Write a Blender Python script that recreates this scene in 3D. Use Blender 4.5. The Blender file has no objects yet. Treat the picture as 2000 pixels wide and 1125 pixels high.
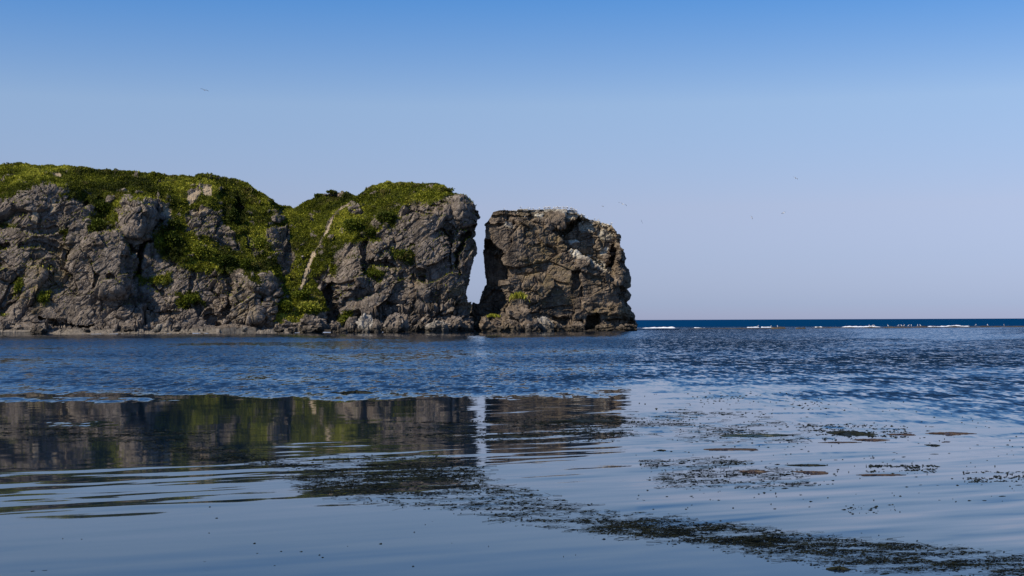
import bpy, bmesh, math, random
import numpy as np
from mathutils import Vector, Matrix

scene = bpy.context.scene
COL = scene.collection
rng = np.random.default_rng(7)
random.seed(7)
R = math.radians

# ---------------------------------------------------------------- camera
CAM_H, FPX = 2.5, 2778.0                 # eye height above the water, focal length in photo pixels
HOR, TILT = 625.8, -0.0039               # horizon row at the middle column and its slope
cam_d = bpy.data.cameras.new('camera'); cam = bpy.data.objects.new('camera', cam_d); COL.objects.link(cam)
cam_d.sensor_width = 36.0; cam_d.lens = 36.0 * FPX / 2000.0
cam_d.shift_y = (HOR - 562.5) / 2000.0
cam_d.clip_start = 0.1; cam_d.clip_end = 120000.0
cam.matrix_world = Matrix.Translation((0, 0, CAM_H)) @ Matrix.Rotation(R(90), 4, 'X') @ Matrix.Rotation(TILT, 4, 'Z')
scene.camera = cam

# ---------------------------------------------------------------- sky and sun
SUN_EL, SUN_AZ = R(43), R(58)            # azimuth: degrees to the left of straight behind the camera
sun_from = Vector((-math.sin(SUN_AZ) * math.cos(SUN_EL), -math.cos(SUN_AZ) * math.cos(SUN_EL), math.sin(SUN_EL)))
world = bpy.data.worlds.new('World'); scene.world = world; world.use_nodes = True
wn, wl = world.node_tree.nodes, world.node_tree.links
for n in list(wn): wn.remove(n)
w_out = wn.new('ShaderNodeOutputWorld'); w_bg = wn.new('ShaderNodeBackground'); w_sky = wn.new('ShaderNodeTexSky')
w_sky.sky_type = 'NISHITA'; w_sky.sun_disc = False
w_sky.sun_elevation = SUN_EL
w_sky.sun_rotation = math.atan2(sun_from.x, sun_from.y)
w_sky.air_density = 1.0; w_sky.dust_density = 0.0; w_sky.ozone_density = 10.0; w_sky.altitude = 0
w_tc = wn.new('ShaderNodeTexCoord'); w_sep = wn.new('ShaderNodeSeparateXYZ'); wl.new(w_tc.outputs['Generated'], w_sep.inputs[0])
w_mr = wn.new('ShaderNodeMapRange'); w_mr.inputs[1].default_value = 0.0; w_mr.inputs[2].default_value = 0.5; wl.new(w_sep.outputs[2], w_mr.inputs[0])
w_rp = wn.new('ShaderNodeValToRGB'); w_rp.color_ramp.interpolation = 'LINEAR'      # colour cast of the air by height above the horizon, the same all round
SKY_CAST = [(0.0, (0.56, 0.58, 0.93)), (0.6, (0.62, 0.64, 0.96)), (2.5, (0.98, 0.80, 0.96)), (4.5, (1.42, 0.98, 0.97)), (8.6, (1.80, 1.33, 1.15)), (12.7, (0.86, 1.13, 1.28)), (20, (0.85, 1.12, 1.30)), (29.9, (0.80, 1.05, 1.25))]
while len(w_rp.color_ramp.elements) < len(SKY_CAST): w_rp.color_ramp.elements.new(0.5)
for e_, (el_, c_) in zip(w_rp.color_ramp.elements, SKY_CAST): e_.position = math.sin(R(el_)) / 0.5; e_.color = tuple(v / 2 for v in c_) + (1,)
wl.new(w_mr.outputs[0], w_rp.inputs[0])
w_mul = wn.new('ShaderNodeVectorMath'); w_mul.operation = 'MULTIPLY'; wl.new(w_sky.outputs[0], w_mul.inputs[0]); wl.new(w_rp.outputs[0], w_mul.inputs[1])
w_two = wn.new('ShaderNodeVectorMath'); w_two.operation = 'SCALE'; w_two.inputs['Scale'].default_value = 2.0; wl.new(w_mul.outputs[0], w_two.inputs[0])
wl.new(w_two.outputs[0], w_bg.inputs['Color'])
w_bg.inputs['Strength'].default_value = 0.1
wl.new(w_bg.outputs[0], w_out.inputs['Surface'])
sun_d = bpy.data.lights.new('sun', 'SUN'); sun_d.energy = 5.0; sun_d.angle = R(0.53); sun_d.color = (1.0, 0.91, 0.77)
sun = bpy.data.objects.new('sun', sun_d); COL.objects.link(sun)
sun.rotation_euler = (-sun_from).to_track_quat('-Z', 'Y').to_euler()
scene.view_settings.view_transform = 'Standard'; scene.view_settings.look = 'None'
scene.view_settings.exposure = 0.0; scene.view_settings.gamma = 1.0
scene.view_settings.use_curve_mapping = False

# ---------------------------------------------------------------- coordinates
def yh(px): return HOR + TILT * (px - 1000.0)
def w3(px, py, Y):                        # photo pixel and distance -> point of the place
    return (px - 1000.0) / FPX * Y, Y, CAM_H + (yh(px) - py) / FPX * Y
def ground(px, py):                       # photo pixel -> point on the water
    Y = CAM_H * FPX / np.maximum(py - yh(px), 0.3)
    return (px - 1000.0) / FPX * Y, Y

# ---------------------------------------------------------------- noise (numpy)
_perm = np.random.default_rng(3).permutation(256).astype(np.int32); _perm = np.concatenate([_perm, _perm, _perm])
_rv = np.random.default_rng(4).random((256, 8)).astype(np.float32)
_g = np.random.default_rng(5).normal(size=(256, 3)).astype(np.float32); _g /= np.linalg.norm(_g, axis=1)[:, None]
def _h(i, j, k): return _perm[_perm[_perm[i & 255] + (j & 255)] + (k & 255)]
def perlin(p):
    p = p.astype(np.float32); c = np.floor(p).astype(np.int32); f = p - c
    u = f * f * f * (f * (f * 6 - 15) + 10); out = np.zeros(len(p), np.float32)
    for dx in (0, 1):
        wx = u[:, 0] if dx else 1 - u[:, 0]
        for dy in (0, 1):
            wy = u[:, 1] if dy else 1 - u[:, 1]
            for dz in (0, 1):
                wz = u[:, 2] if dz else 1 - u[:, 2]
                g = _g[_h(c[:, 0] + dx, c[:, 1] + dy, c[:, 2] + dz)]
                out += wx * wy * wz * (g[:, 0] * (f[:, 0] - dx) + g[:, 1] * (f[:, 1] - dy) + g[:, 2] * (f[:, 2] - dz))
    return out * 1.5
def fbm(p, octv=4, gain=0.5, lac=2.03):
    a, s, o = 1.0, 0.0, np.zeros(len(p), np.float32)
    for i in range(octv):
        o += a * perlin(p + 17.3 * i); s += a; a *= gain; p = p * lac
    return o / s
def ridged(p, octv=4):
    a, o = 1.0, np.zeros(len(p), np.float32)
    for i in range(octv):
        o += a * (1 - 2 * np.abs(perlin(p + 9.1 * i))); a *= 0.5; p = p * 2.1
    return o / 1.9
def blocks(q):                            # broken-rock facets: each cell a tilted, offset plane; gap = distance to the cell border
    q = q.astype(np.float32); c = np.floor(q).astype(np.int32); n = len(q)
    f1 = np.full(n, 9.0, np.float32); f2 = np.full(n, 9.0, np.float32); val = np.zeros(n, np.float32)
    for dx in (-1, 0, 1):
        for dy in (-1, 0, 1):
            for dz in (-1, 0, 1):
                cc = c + np.array((dx, dy, dz), np.int32)
                r = _rv[_h(cc[:, 0], cc[:, 1], cc[:, 2])]
                d = q - cc - r[:, :3]; dist = 0.45 * np.sqrt((d * d).sum(1)) + 0.55 * np.abs(d).max(1)
                v = (r[:, 3] - 0.5) + ((r[:, 4:7] - 0.5) * d).sum(1) * 2.1
                m = dist < f1
                f2 = np.where(m, f1, np.minimum(f2, dist)); val = np.where(m, v, val); f1 = np.where(m, dist, f1)
    return val, f2 - f1
def smooth(a, b, x):
    t = np.clip((x - a) / (b - a), 0, 1); return t * t * (3 - 2 * t)
def poly_sd(X, Y, poly):                  # signed distance to a polygon, positive inside (far points: -999)
    P = np.array(poly, np.float32); out = np.full(X.shape, -999.0, np.float32)
    m = (X > P[:, 0].min() - 30) & (X < P[:, 0].max() + 30) & (Y > P[:, 1].min() - 30) & (Y < P[:, 1].max() + 30)
    x, y = X[m], Y[m]
    if x.size == 0: return out
    d = np.full(x.shape, 1e9, np.float32); ins = np.zeros(x.shape, bool)
    for a, b in zip(P, np.roll(P, -1, 0)):
        e = b - a; t = np.clip(((x - a[0]) * e[0] + (y - a[1]) * e[1]) / max((e * e).sum(), 1e-6), 0, 1)
        d = np.minimum(d, (x - a[0] - t * e[0]) ** 2 + (y - a[1] - t * e[1]) ** 2)
        c = ((a[1] > y) != (b[1] > y)) & (x < (b[0] - a[0]) * (y - a[1]) / (b[1] - a[1] + 1e-9) + a[0]); ins ^= c
    out[m] = np.where(ins, np.sqrt(d), -np.sqrt(d)); return out
def line_d(X, Y, pts):                    # distance to a polyline
    P = np.array(pts, np.float32); out = np.full(X.shape, 999.0, np.float32)
    m = (X > P[:, 0].min() - 40) & (X < P[:, 0].max() + 40) & (Y > P[:, 1].min() - 40) & (Y < P[:, 1].max() + 40)
    x, y = X[m], Y[m]; d = np.full(x.shape, 1e9, np.float32)
    for a, b in zip(P[:-1], P[1:]):
        e = b - a; t = np.clip(((x - a[0]) * e[0] + (y - a[1]) * e[1]) / max((e * e).sum(), 1e-6), 0, 1)
        d = np.minimum(d, (x - a[0] - t * e[0]) ** 2 + (y - a[1] - t * e[1]) ** 2)
    out[m] = np.sqrt(d); return out

# ---------------------------------------------------------------- materials
MATS = {}
def new_mat(name):
    m = bpy.data.materials.new(name); m.use_nodes = True; MATS[name] = m
    nt = m.node_tree
    return m, nt.nodes, nt.links, nt.nodes['Principled BSDF']
def N(ns, t, **kw):
    n = ns.new(t)
    for k, v in kw.items():
        if k in n.inputs: n.inputs[k].default_value = v
        else: setattr(n, k, v)
    return n
def mixc(ns, ls, fac, a, b):
    n = ns.new('ShaderNodeMix'); n.data_type = 'RGBA'
    for s, v in ((n.inputs['Factor'], fac), (n.inputs[6], a), (n.inputs[7], b)):
        if isinstance(v, (int, float)): s.default_value = v
        elif isinstance(v, tuple): s.default_value = v if len(v) == 4 else (*v, 1)
        else: ls.new(v, s)
    return n.outputs[2]
def ramp(ns, ls, src, stops):
    n = ns.new('ShaderNodeValToRGB'); e = n.color_ramp.elements
    while len(e) < len(stops): e.new(0.5)
    for i, (p, c) in enumerate(stops):
        e[i].position = p; e[i].color = (c, c, c, 1) if isinstance(c, (int, float)) else (*c, 1)
    ls.new(src, n.inputs[0]); return n.outputs[0]
def math_n(ns, ls, op, a, b=None):
    n = ns.new('ShaderNodeMath'); n.operation = op
    for s, v in zip(n.inputs, (a, b)):
        if v is None: continue
        if isinstance(v, (int, float)): s.default_value = v
        else: ls.new(v, s)
    return n.outputs[0]

def rock_material(name, dark, mid, pale, warm=(0.20, 0.15, 0.06)):
    m, ns, ls, b = new_mat(name)
    geo = ns.new('ShaderNodeNewGeometry'); pos = geo.outputs['Position']
    def noise(scale, detail=5, rough=0.6):
        n = N(ns, 'ShaderNodeTexNoise', Scale=scale, Detail=detail, Roughness=rough); ls.new(pos, n.inputs['Vector']); return n.outputs[0]
    big, med, fine = noise(0.12), noise(0.9, 6, 0.65), noise(5.0, 4, 0.7)
    c = mixc(ns, ls, ramp(ns, ls, med, [(0.34, 0), (0.60, 1)]), dark, mid)
    c = mixc(ns, ls, ramp(ns, ls, big, [(0.52, 0), (0.75, 0.55)]), c, warm)
    sp = math_n(ns, ls, 'MULTIPLY', ramp(ns, ls, fine, [(0.54, 0), (0.70, 1)]), ramp(ns, ls, noise(0.45, 4), [(0.45, 0.05), (0.65, 0.8)]))
    c = mixc(ns, ls, sp, c, pale)
    sm = ns.new('ShaderNodeMapping'); sm.inputs['Scale'].default_value = (1.0, 1.0, 0.13); ls.new(pos, sm.inputs['Vector'])
    sn = N(ns, 'ShaderNodeTexNoise', Scale=0.55, Detail=5.0, Roughness=0.65); ls.new(sm.outputs[0], sn.inputs['Vector'])
    c = mixc(ns, ls, ramp(ns, ls, sn.outputs[0], [(0.50, 0), (0.66, 0.75)]), c, tuple(v * 0.42 for v in dark))                             # dark seepage stains
    c = mixc(ns, ls, ramp(ns, ls, noise(0.33, 6, 0.7), [(0.57, 0), (0.70, 0.6)]), c, (0.22, 0.15, 0.085))                                  # rusty patches
    vo = N(ns, 'ShaderNodeTexVoronoi', Scale=1.6, Randomness=1.0); ls.new(pos, vo.inputs['Vector'])
    vm = math_n(ns, ls, 'MULTIPLY', ramp(ns, ls, vo.outputs['Distance'], [(0.10, 1), (0.28, 0)]), ramp(ns, ls, noise(0.30, 3), [(0.50, 0.0), (0.62, 0.9)]))
    c = mixc(ns, ls, vm, c, pale)                                                                                                          # pale stones set in the rock
    at = N(ns, 'ShaderNodeAttribute', attribute_name='cover'); sep = ns.new('ShaderNodeSeparateColor'); ls.new(at.outputs['Color'], sep.inputs[0])
    c = mixc(ns, ls, sep.outputs[2], c, mixc(ns, ls, ramp(ns, ls, fine, [(0.4, 0), (0.65, 1)]), (0.15, 0.105, 0.035), (0.30, 0.22, 0.09)))   # ochre lichen
    c = mixc(ns, ls, sep.outputs[1], c, mixc(ns, ls, fine, (0.28, 0.21, 0.13), (0.46, 0.37, 0.25)))                                        # bare earth
    gu = math_n(ns, ls, 'MULTIPLY', at.outputs['Alpha'], ramp(ns, ls, fine, [(0.30, 0), (0.48, 1)]))
    c = mixc(ns, ls, gu, c, (0.72, 0.66, 0.52))                                                                                            # droppings
    c = mixc(ns, ls, sep.outputs[0], c, mixc(ns, ls, med, (0.020, 0.028, 0.005), (0.06, 0.07, 0.012)))                                     # turf under the plants
    z = ns.new('ShaderNodeSeparateXYZ'); ls.new(pos, z.inputs[0])
    wet = math_n(ns, ls, 'ADD', z.outputs[2], math_n(ns, ls, 'MULTIPLY', med, -1.2))
    wr = ns.new('ShaderNodeMapRange'); wr.inputs[1].default_value = 0.9; wr.inputs[2].default_value = 0.1; ls.new(wet, wr.inputs[0])
    c = mixc(ns, ls, math_n(ns, ls, 'MULTIPLY', wr.outputs[0], 0.75), c, (0.025, 0.022, 0.016))                                            # tide mark of wet weed
    ls.new(c, b.inputs['Base Color']); b.inputs['Roughness'].default_value = 0.9
    if 'Specular IOR Level' in b.inputs: b.inputs['Specular IOR Level'].default_value = 0.2
    bp = N(ns, 'ShaderNodeBump', Strength=0.9, Distance=0.25)
    hgt = math_n(ns, ls, 'ADD', noise(2.2, 8, 0.7), math_n(ns, ls, 'MULTIPLY', fine, 0.35))
    ls.new(hgt, bp.inputs['Height']); ls.new(bp.outputs[0], b.inputs['Normal'])
    return m
rock_material('rock_grey', (0.080, 0.063, 0.049), (0.228, 0.186, 0.147), (0.56, 0.50, 0.42), (0.25, 0.185, 0.115))
rock_material('rock_brown', (0.080, 0.060, 0.044), (0.225, 0.172, 0.122), (0.45, 0.38, 0.28), (0.25, 0.18, 0.08))
rock_material('rock_pale', (0.22, 0.19, 0.16), (0.40, 0.36, 0.30), (0.6, 0.55, 0.47))

def leaf_material(name, c0, c1, c2):
    m, ns, ls, b = new_mat(name)
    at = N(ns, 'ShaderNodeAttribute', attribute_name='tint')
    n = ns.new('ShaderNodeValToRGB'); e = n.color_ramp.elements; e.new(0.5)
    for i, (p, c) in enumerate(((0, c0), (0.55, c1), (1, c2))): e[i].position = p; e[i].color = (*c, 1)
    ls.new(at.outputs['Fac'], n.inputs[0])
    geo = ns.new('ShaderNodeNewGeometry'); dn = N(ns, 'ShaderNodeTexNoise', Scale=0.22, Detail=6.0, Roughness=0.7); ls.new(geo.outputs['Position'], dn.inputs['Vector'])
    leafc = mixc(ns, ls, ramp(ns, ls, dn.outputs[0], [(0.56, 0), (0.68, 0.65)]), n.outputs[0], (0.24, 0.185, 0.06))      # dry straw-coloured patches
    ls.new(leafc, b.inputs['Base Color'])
    b.inputs['Roughness'].default_value = 0.65; b.inputs['Specular IOR Level'].default_value = 0.15
    tr = ns.new('ShaderNodeBsdfTranslucent'); ls.new(leafc, tr.inputs['Color'])
    mx = N(ns, 'ShaderNodeMixShader', Fac=0.2); out = ns['Material Output'] if 'Material Output' in ns else None
    ls.new(b.outputs[0], mx.inputs[1]); ls.new(tr.outputs[0], mx.inputs[2]); ls.new(mx.outputs[0], out.inputs['Surface'])
    return m
leaf_material('leaf_turf', (0.030, 0.040, 0.004), (0.170, 0.182, 0.012), (0.50, 0.48, 0.06))
leaf_material('leaf_bush', (0.014, 0.026, 0.003), (0.100, 0.125, 0.009), (0.36, 0.36, 0.04))

def plain(name, col, rough=0.6, var=0.25, scale=8.0, spec=0.3):
    m, ns, ls, b = new_mat(name)
    geo = ns.new('ShaderNodeNewGeometry'); n = N(ns, 'ShaderNodeTexNoise', Scale=scale, Detail=4.0); ls.new(geo.outputs['Position'], n.inputs['Vector'])
    lo = tuple(c * (1 - var) for c in col); hi = tuple(min(1, c * (1 + var)) for c in col)
    ls.new(mixc(ns, ls, ramp(ns, ls, n.outputs[0], [(0.3, 0), (0.7, 1)]), lo, hi), b.inputs['Base Color'])
    b.inputs['Roughness'].default_value = rough; b.inputs['Specular IOR Level'].default_value = spec
    return m
plain('stem', (0.06, 0.045, 0.03))
plain('gull_white', (0.80, 0.79, 0.76), 0.7, 0.04)
plain('gull_grey', (0.30, 0.32, 0.35), 0.7, 0.1)
plain('gull_black', (0.03, 0.03, 0.035), 0.6, 0.1)
plain('gull_beak', (0.6, 0.40, 0.06), 0.5, 0.05)
plain('weed_dark', (0.009, 0.011, 0.005), 0.6, 0.6, 6.0, 0.15)
plain('weed_brown', (0.050, 0.031, 0.018), 0.5, 0.6, 7.0, 0.3)
plain('weed_green', (0.018, 0.026, 0.010), 0.4, 0.5, 5.0, 0.4)
plain('foam', (0.80, 0.82, 0.84), 0.9, 0.08, 1.5, 0.1)
plain('gravel', (0.175, 0.148, 0.115), 0.85, 0.45, 1.6, 0.2)
plain('reef', (0.060, 0.046, 0.028), 0.7, 0.5, 0.4, 0.3)

# ---------------------------------------------------------------- object helpers
def mesh_obj(name, verts, faces, mats, parent=None, smooth_f=False, mat_idx=None):
    me = bpy.data.meshes.new(name)
    V = np.asarray(verts, np.float32); me.vertices.add(len(V)); me.vertices.foreach_set('co', V.ravel())
    if isinstance(faces, np.ndarray):
        k = faces.shape[1]; nf = len(faces)
        me.loops.add(nf * k); me.loops.foreach_set('vertex_index', faces.astype(np.int32).ravel())
        me.polygons.add(nf); me.polygons.foreach_set('loop_start', np.arange(0, nf * k, k, dtype=np.int32))
    else:
        lens = np.array([len(f) for f in faces], np.int32); st = np.concatenate([[0], np.cumsum(lens)[:-1]]).astype(np.int32)
        me.loops.add(int(lens.sum())); me.loops.foreach_set('vertex_index', np.array([i for f in faces for i in f], np.int32))
        me.polygons.add(len(faces)); me.polygons.foreach_set('loop_start', st)
    for mn in ([mats] if isinstance(mats, str) else mats): me.materials.append(MATS[mn])
    if mat_idx is not None: me.polygons.foreach_set('material_index', np.asarray(mat_idx, np.int32))
    me.polygons.foreach_set('use_smooth', np.full(len(me.polygons), smooth_f))
    me.update(calc_edges=True); me.validate()
    o = bpy.data.objects.new(name, me); COL.objects.link(o)
    if parent is not None: o.parent = parent
    return o
def attr_f(o, name, vals):
    a = o.data.attributes.new(name, 'FLOAT', 'POINT'); a.data.foreach_set('value', np.asarray(vals, np.float32))
def attr_c(o, name, vals):
    a = o.data.attributes.new(name, 'FLOAT_COLOR', 'POINT'); a.data.foreach_set('color', np.asarray(vals, np.float32).ravel())
def tag(o, label=None, cat=None, group=None, kind=None):
    for k, v in (('label', label), ('category', cat), ('group', group), ('kind', kind)):
        if v: o[k] = v
    return o
def empty(name, loc, rz=0.0):
    o = bpy.data.objects.new(name, None); COL.objects.link(o); o.location = loc; o.rotation_euler = (0, 0, rz); return o

# ================================================================ THE SEA
RIP_EDGE = [(-400, 768), (0, 768), (250, 765), (480, 771), (650, 779), (900, 775), (1000, 770), (1120, 758), (1240, 742), (1400, 747), (1600, 762), (1800, 780), (2000, 800), (2400, 815)]
def build_sea():
    ys = np.concatenate([np.linspace(-30, 8, 8), np.geomspace(9, 900, 620), np.geomspace(930, 90000, 40)])
    us = np.concatenate([np.linspace(-30, -0.50, 20)[:-1], np.linspace(-0.50, 0.50, 300), np.linspace(0.50, 30, 20)[1:]])
    Yg, Ug = np.meshgrid(ys, us, indexing='ij')
    Xg = Ug * np.maximum(Yg, 40.0) * np.where(np.abs(Ug) > 0.5, 1, np.maximum(Yg, 9) / np.maximum(Yg, 40.0))
    nr, nc = Yg.shape; x, y = Xg.ravel(), Yg.ravel()
    yy = np.maximum(y, 5.0); px = 1000 + FPX * x / yy; py = yh(px) + CAM_H * FPX / yy
    P = np.stack([x, y, x * 0], 1)
    e = np.array(RIP_EDGE, np.float32); edge = np.interp(px, e[:, 0], e[:, 1])
    wob = fbm(np.stack([px / 120, py / 16, px * 0], 1), 3) * 10
    soft = np.interp(px, [0, 900, 1240, 1500, 2000], [5, 6, 26, 55, 60])
    chop = smooth(soft, -soft * np.interp(px, [1200, 1500], [0.4, 0.9]), py - edge + wob * np.interp(px, [1200, 1500], [1, 2.5]))                       # wind ripples, beyond the calm pool
    streak = fbm(np.stack([px / 520, py / 17, px * 0 + 4], 1), 3)
    chop *= np.clip(0.95 + 2.0 * streak, 0.40, 1.6) * np.interp(px, [0, 1200, 1500], [0.80, 0.95, 1.2])
    chop *= 1 + 0.65 * smooth(1180, 1350, px) * smooth(745, 690, py)
    lee = np.interp(px, [0, 1150, 1300], [0.0, 0.0, 1.0]); chop *= np.where((py < 668), np.maximum(lee, smooth(652, 664, py)) * 0.85 + 0.15, 1.0)
    for (cx, cy, rx, ry, a) in ((140, 781, 200, 5.5, 0.8), (140, 828, 95, 6, 0.22), (1130, 772, 120, 7, 0.5), (1700, 822, 260, 16, 0.10), (1350, 800, 160, 12, 0.08)):
        q = ((px - cx) / rx) ** 2 + ((py - cy + wob * 0.3) / ry) ** 2; chop = np.maximum(chop, a * smooth(1.5, 0.2, q) * np.clip(0.5 + 2.5 * fbm(np.stack([px / 60, py / 4, px * 0 + cx], 1), 3), 0, 1))
    st2 = fbm(np.stack([px / 170, py / 5, px * 0 + 14], 1), 3); chop = np.maximum(chop, 0.34 * smooth(0.02, 0.30, st2) * smooth(1180, 1320, px) * smooth(725, 745, py) * smooth(930, 830, py))
    far = smooth(430, 560, y)                                               # open sea beyond the reef
    swell = np.zeros_like(px)
    for (poly, a) in (([(430, 890), (640, 868), (900, 850), (1300, 825), (1300, 1000), (900, 1000), (560, 985), (430, 940)], 1.0),
                      ([(-80, 925), (520, 905), (560, 960), (420, 1000), (-80, 1010)], 1.0),
                      ([(1200, 860), (2100, 850), (2100, 1075), (1250, 1030)], 1.5),
                      ([(900, 735), (1300, 735), (1300, 850), (900, 830)], 0.8),
                      ([(-80, 985), (1200, 985), (1500, 1130), (-80, 1130)], 0.28)):
        swell = np.maximum(swell, a * smooth(-24, 14, poly_sd(px, py, poly)))
    swell = np.maximum(swell, 0.10)
    i = np.arange(nr - 1)[:, None] * nc + np.arange(nc - 1)[None]
    F = np.stack([i, i + 1, i + nc + 1, i + nc], -1).reshape(-1, 4)
    o = mesh_obj('sea', P, F, 'water'); tag(o, 'calm blue bay water with ripples running out to the horizon', kind='structure')
    attr_c(o, 'waves', np.stack([chop, swell, far, far * 0 + 1], 1))

def water_material():
    m, ns, ls, b = new_mat('water')
    geo = ns.new('ShaderNodeNewGeometry'); pos = geo.outputs['Position']
    at = N(ns, 'ShaderNodeAttribute', attribute_name='waves'); sp = ns.new('ShaderNodeSeparateColor'); ls.new(at.outputs['Color'], sp.inputs[0])
    def slopes(scale, sx, sy, rot, detail, amp, ax=1.0, ay=1.0, bias=0.0, dist=0.0):
        mp = ns.new('ShaderNodeMapping'); mp.vector_type = 'TEXTURE'; mp.inputs['Rotation'].default_value = (0, 0, rot); mp.inputs['Scale'].default_value = (1 / sx, 1 / sy, 1); ls.new(pos, mp.inputs['Vector'])
        n = N(ns, 'ShaderNodeTexNoise', Scale=scale, Detail=detail, Roughness=0.55, Distortion=dist); ls.new(mp.outputs[0], n.inputs['Vector'])
        v = ns.new('ShaderNodeVectorMath'); v.operation = 'SUBTRACT'; ls.new(n.outputs['Color'], v.inputs[0]); v.inputs[1].default_value = (0.5, 0.5 + bias, 0.5)
        k = ns.new('ShaderNodeVectorMath'); k.operation = 'MULTIPLY'; ls.new(v.outputs[0], k.inputs[0]); k.inputs[1].default_value = (ax, ay, 0)
        s = ns.new('ShaderNodeVectorMath'); s.operation = 'SCALE'; ls.new(k.outputs[0], s.inputs[0])
        if isinstance(amp, (int, float)): s.inputs['Scale'].default_value = amp
        else: ls.new(amp, s.inputs['Scale'])
        return s.outputs[0]
    def mul(a, f): return math_n(ns, ls, 'MULTIPLY', a, f)
    chop, swell, far = sp.outputs[0], sp.outputs[1], sp.outputs[2]
    terms = [slopes(1.25, 1.5, 0.45, 0.06, 3.0, mul(chop, 0.78), 0.5, 1.0, 0.11),
             slopes(3.6, 1.5, 0.36, -0.1, 2.0, mul(chop, 0.65), 0.6, 1.0, 0.08),
             slopes(1.8, 0.20, 1.0, 0.42, 1.5, mul(swell, 0.105), 0.10, 1.0, 0.0, 0.25),
             slopes(4.0, 0.25, 1.0, 0.30, 1.0, mul(swell, 0.020), 0.3, 1.0),
             slopes(0.12, 0.6, 0.5, 0.03, 4.0, mul(far, 0.9), 0.5, 1.0, 0.42),
             slopes(1.0, 0.8, 0.3, 0.0, 3.0, mul(far, 0.5), 0.6, 1.0, 0.2)]
    acc = terms[0]
    for t in terms[1:]:
        v = ns.new('ShaderNodeVectorMath'); v.operation = 'ADD'; ls.new(acc, v.inputs[0]); ls.new(t, v.inputs[1]); acc = v.outputs[0]
    v = ns.new('ShaderNodeVectorMath'); v.operation = 'ADD'; ls.new(acc, v.inputs[0]); v.inputs[1].default_value = (0, 0, 1)
    nn = ns.new('ShaderNodeVectorMath'); nn.operation = 'NORMALIZE'; ls.new(v.outputs[0], nn.inputs[0])
    ls.new(nn.outputs[0], b.inputs['Normal'])
    ls.new(mixc(ns, ls, far, (0.006, 0.015, 0.030), (0.0, 0.030, 0.095)), b.inputs['Base Color'])     # deep water offshore is bluer
    b.inputs['Roughness'].default_value = 0.03
    b.inputs['IOR'].default_value = 1.333
water_material(); build_sea()

# ================================================================ CLIFFS
def ilist(px, keys): k = np.array(keys, np.float32); return np.interp(px, k[:, 0], k[:, 1])
def depth_table(PX, PY, table):           # table: [(px, [(py, depth), ...]), ...], linear between columns
    xs = np.array([t[0] for t in table], np.float32)
    cols = [np.interp(PY, [p for p, d in sorted(t[1])], [d for p, d in sorted(t[1])]) for t in table]
    out = np.zeros_like(PX); 
    for i in range(len(xs) - 1):
        m = (PX >= xs[i]) & (PX <= xs[i + 1]); f = ((PX - xs[i]) / (xs[i + 1] - xs[i])); f = f * f * (3 - 2 * f)
        out = np.where(m, cols[i] * (1 - f) + cols[i + 1] * f, out)
    out = np.where(PX < xs[0], cols[0], out); out = np.where(PX > xs[-1], cols[-1], out)
    return out
def grid_normals(P):
    du = np.gradient(P, axis=1); dv = np.gradient(P, axis=0)
    n = np.cross(du, dv); l = np.linalg.norm(n, axis=2, keepdims=True)
    return np.where(l > 1e-7, n / np.maximum(l, 1e-7), np.array((0, 0, 1.0)))
def blur(A, k=3):
    for _ in range(k):
        A = (A + np.roll(A, 1, 0) + np.roll(A, -1, 0) + np.roll(A, 1, 1) + np.roll(A, -1, 1)) / 5
    return A
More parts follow.
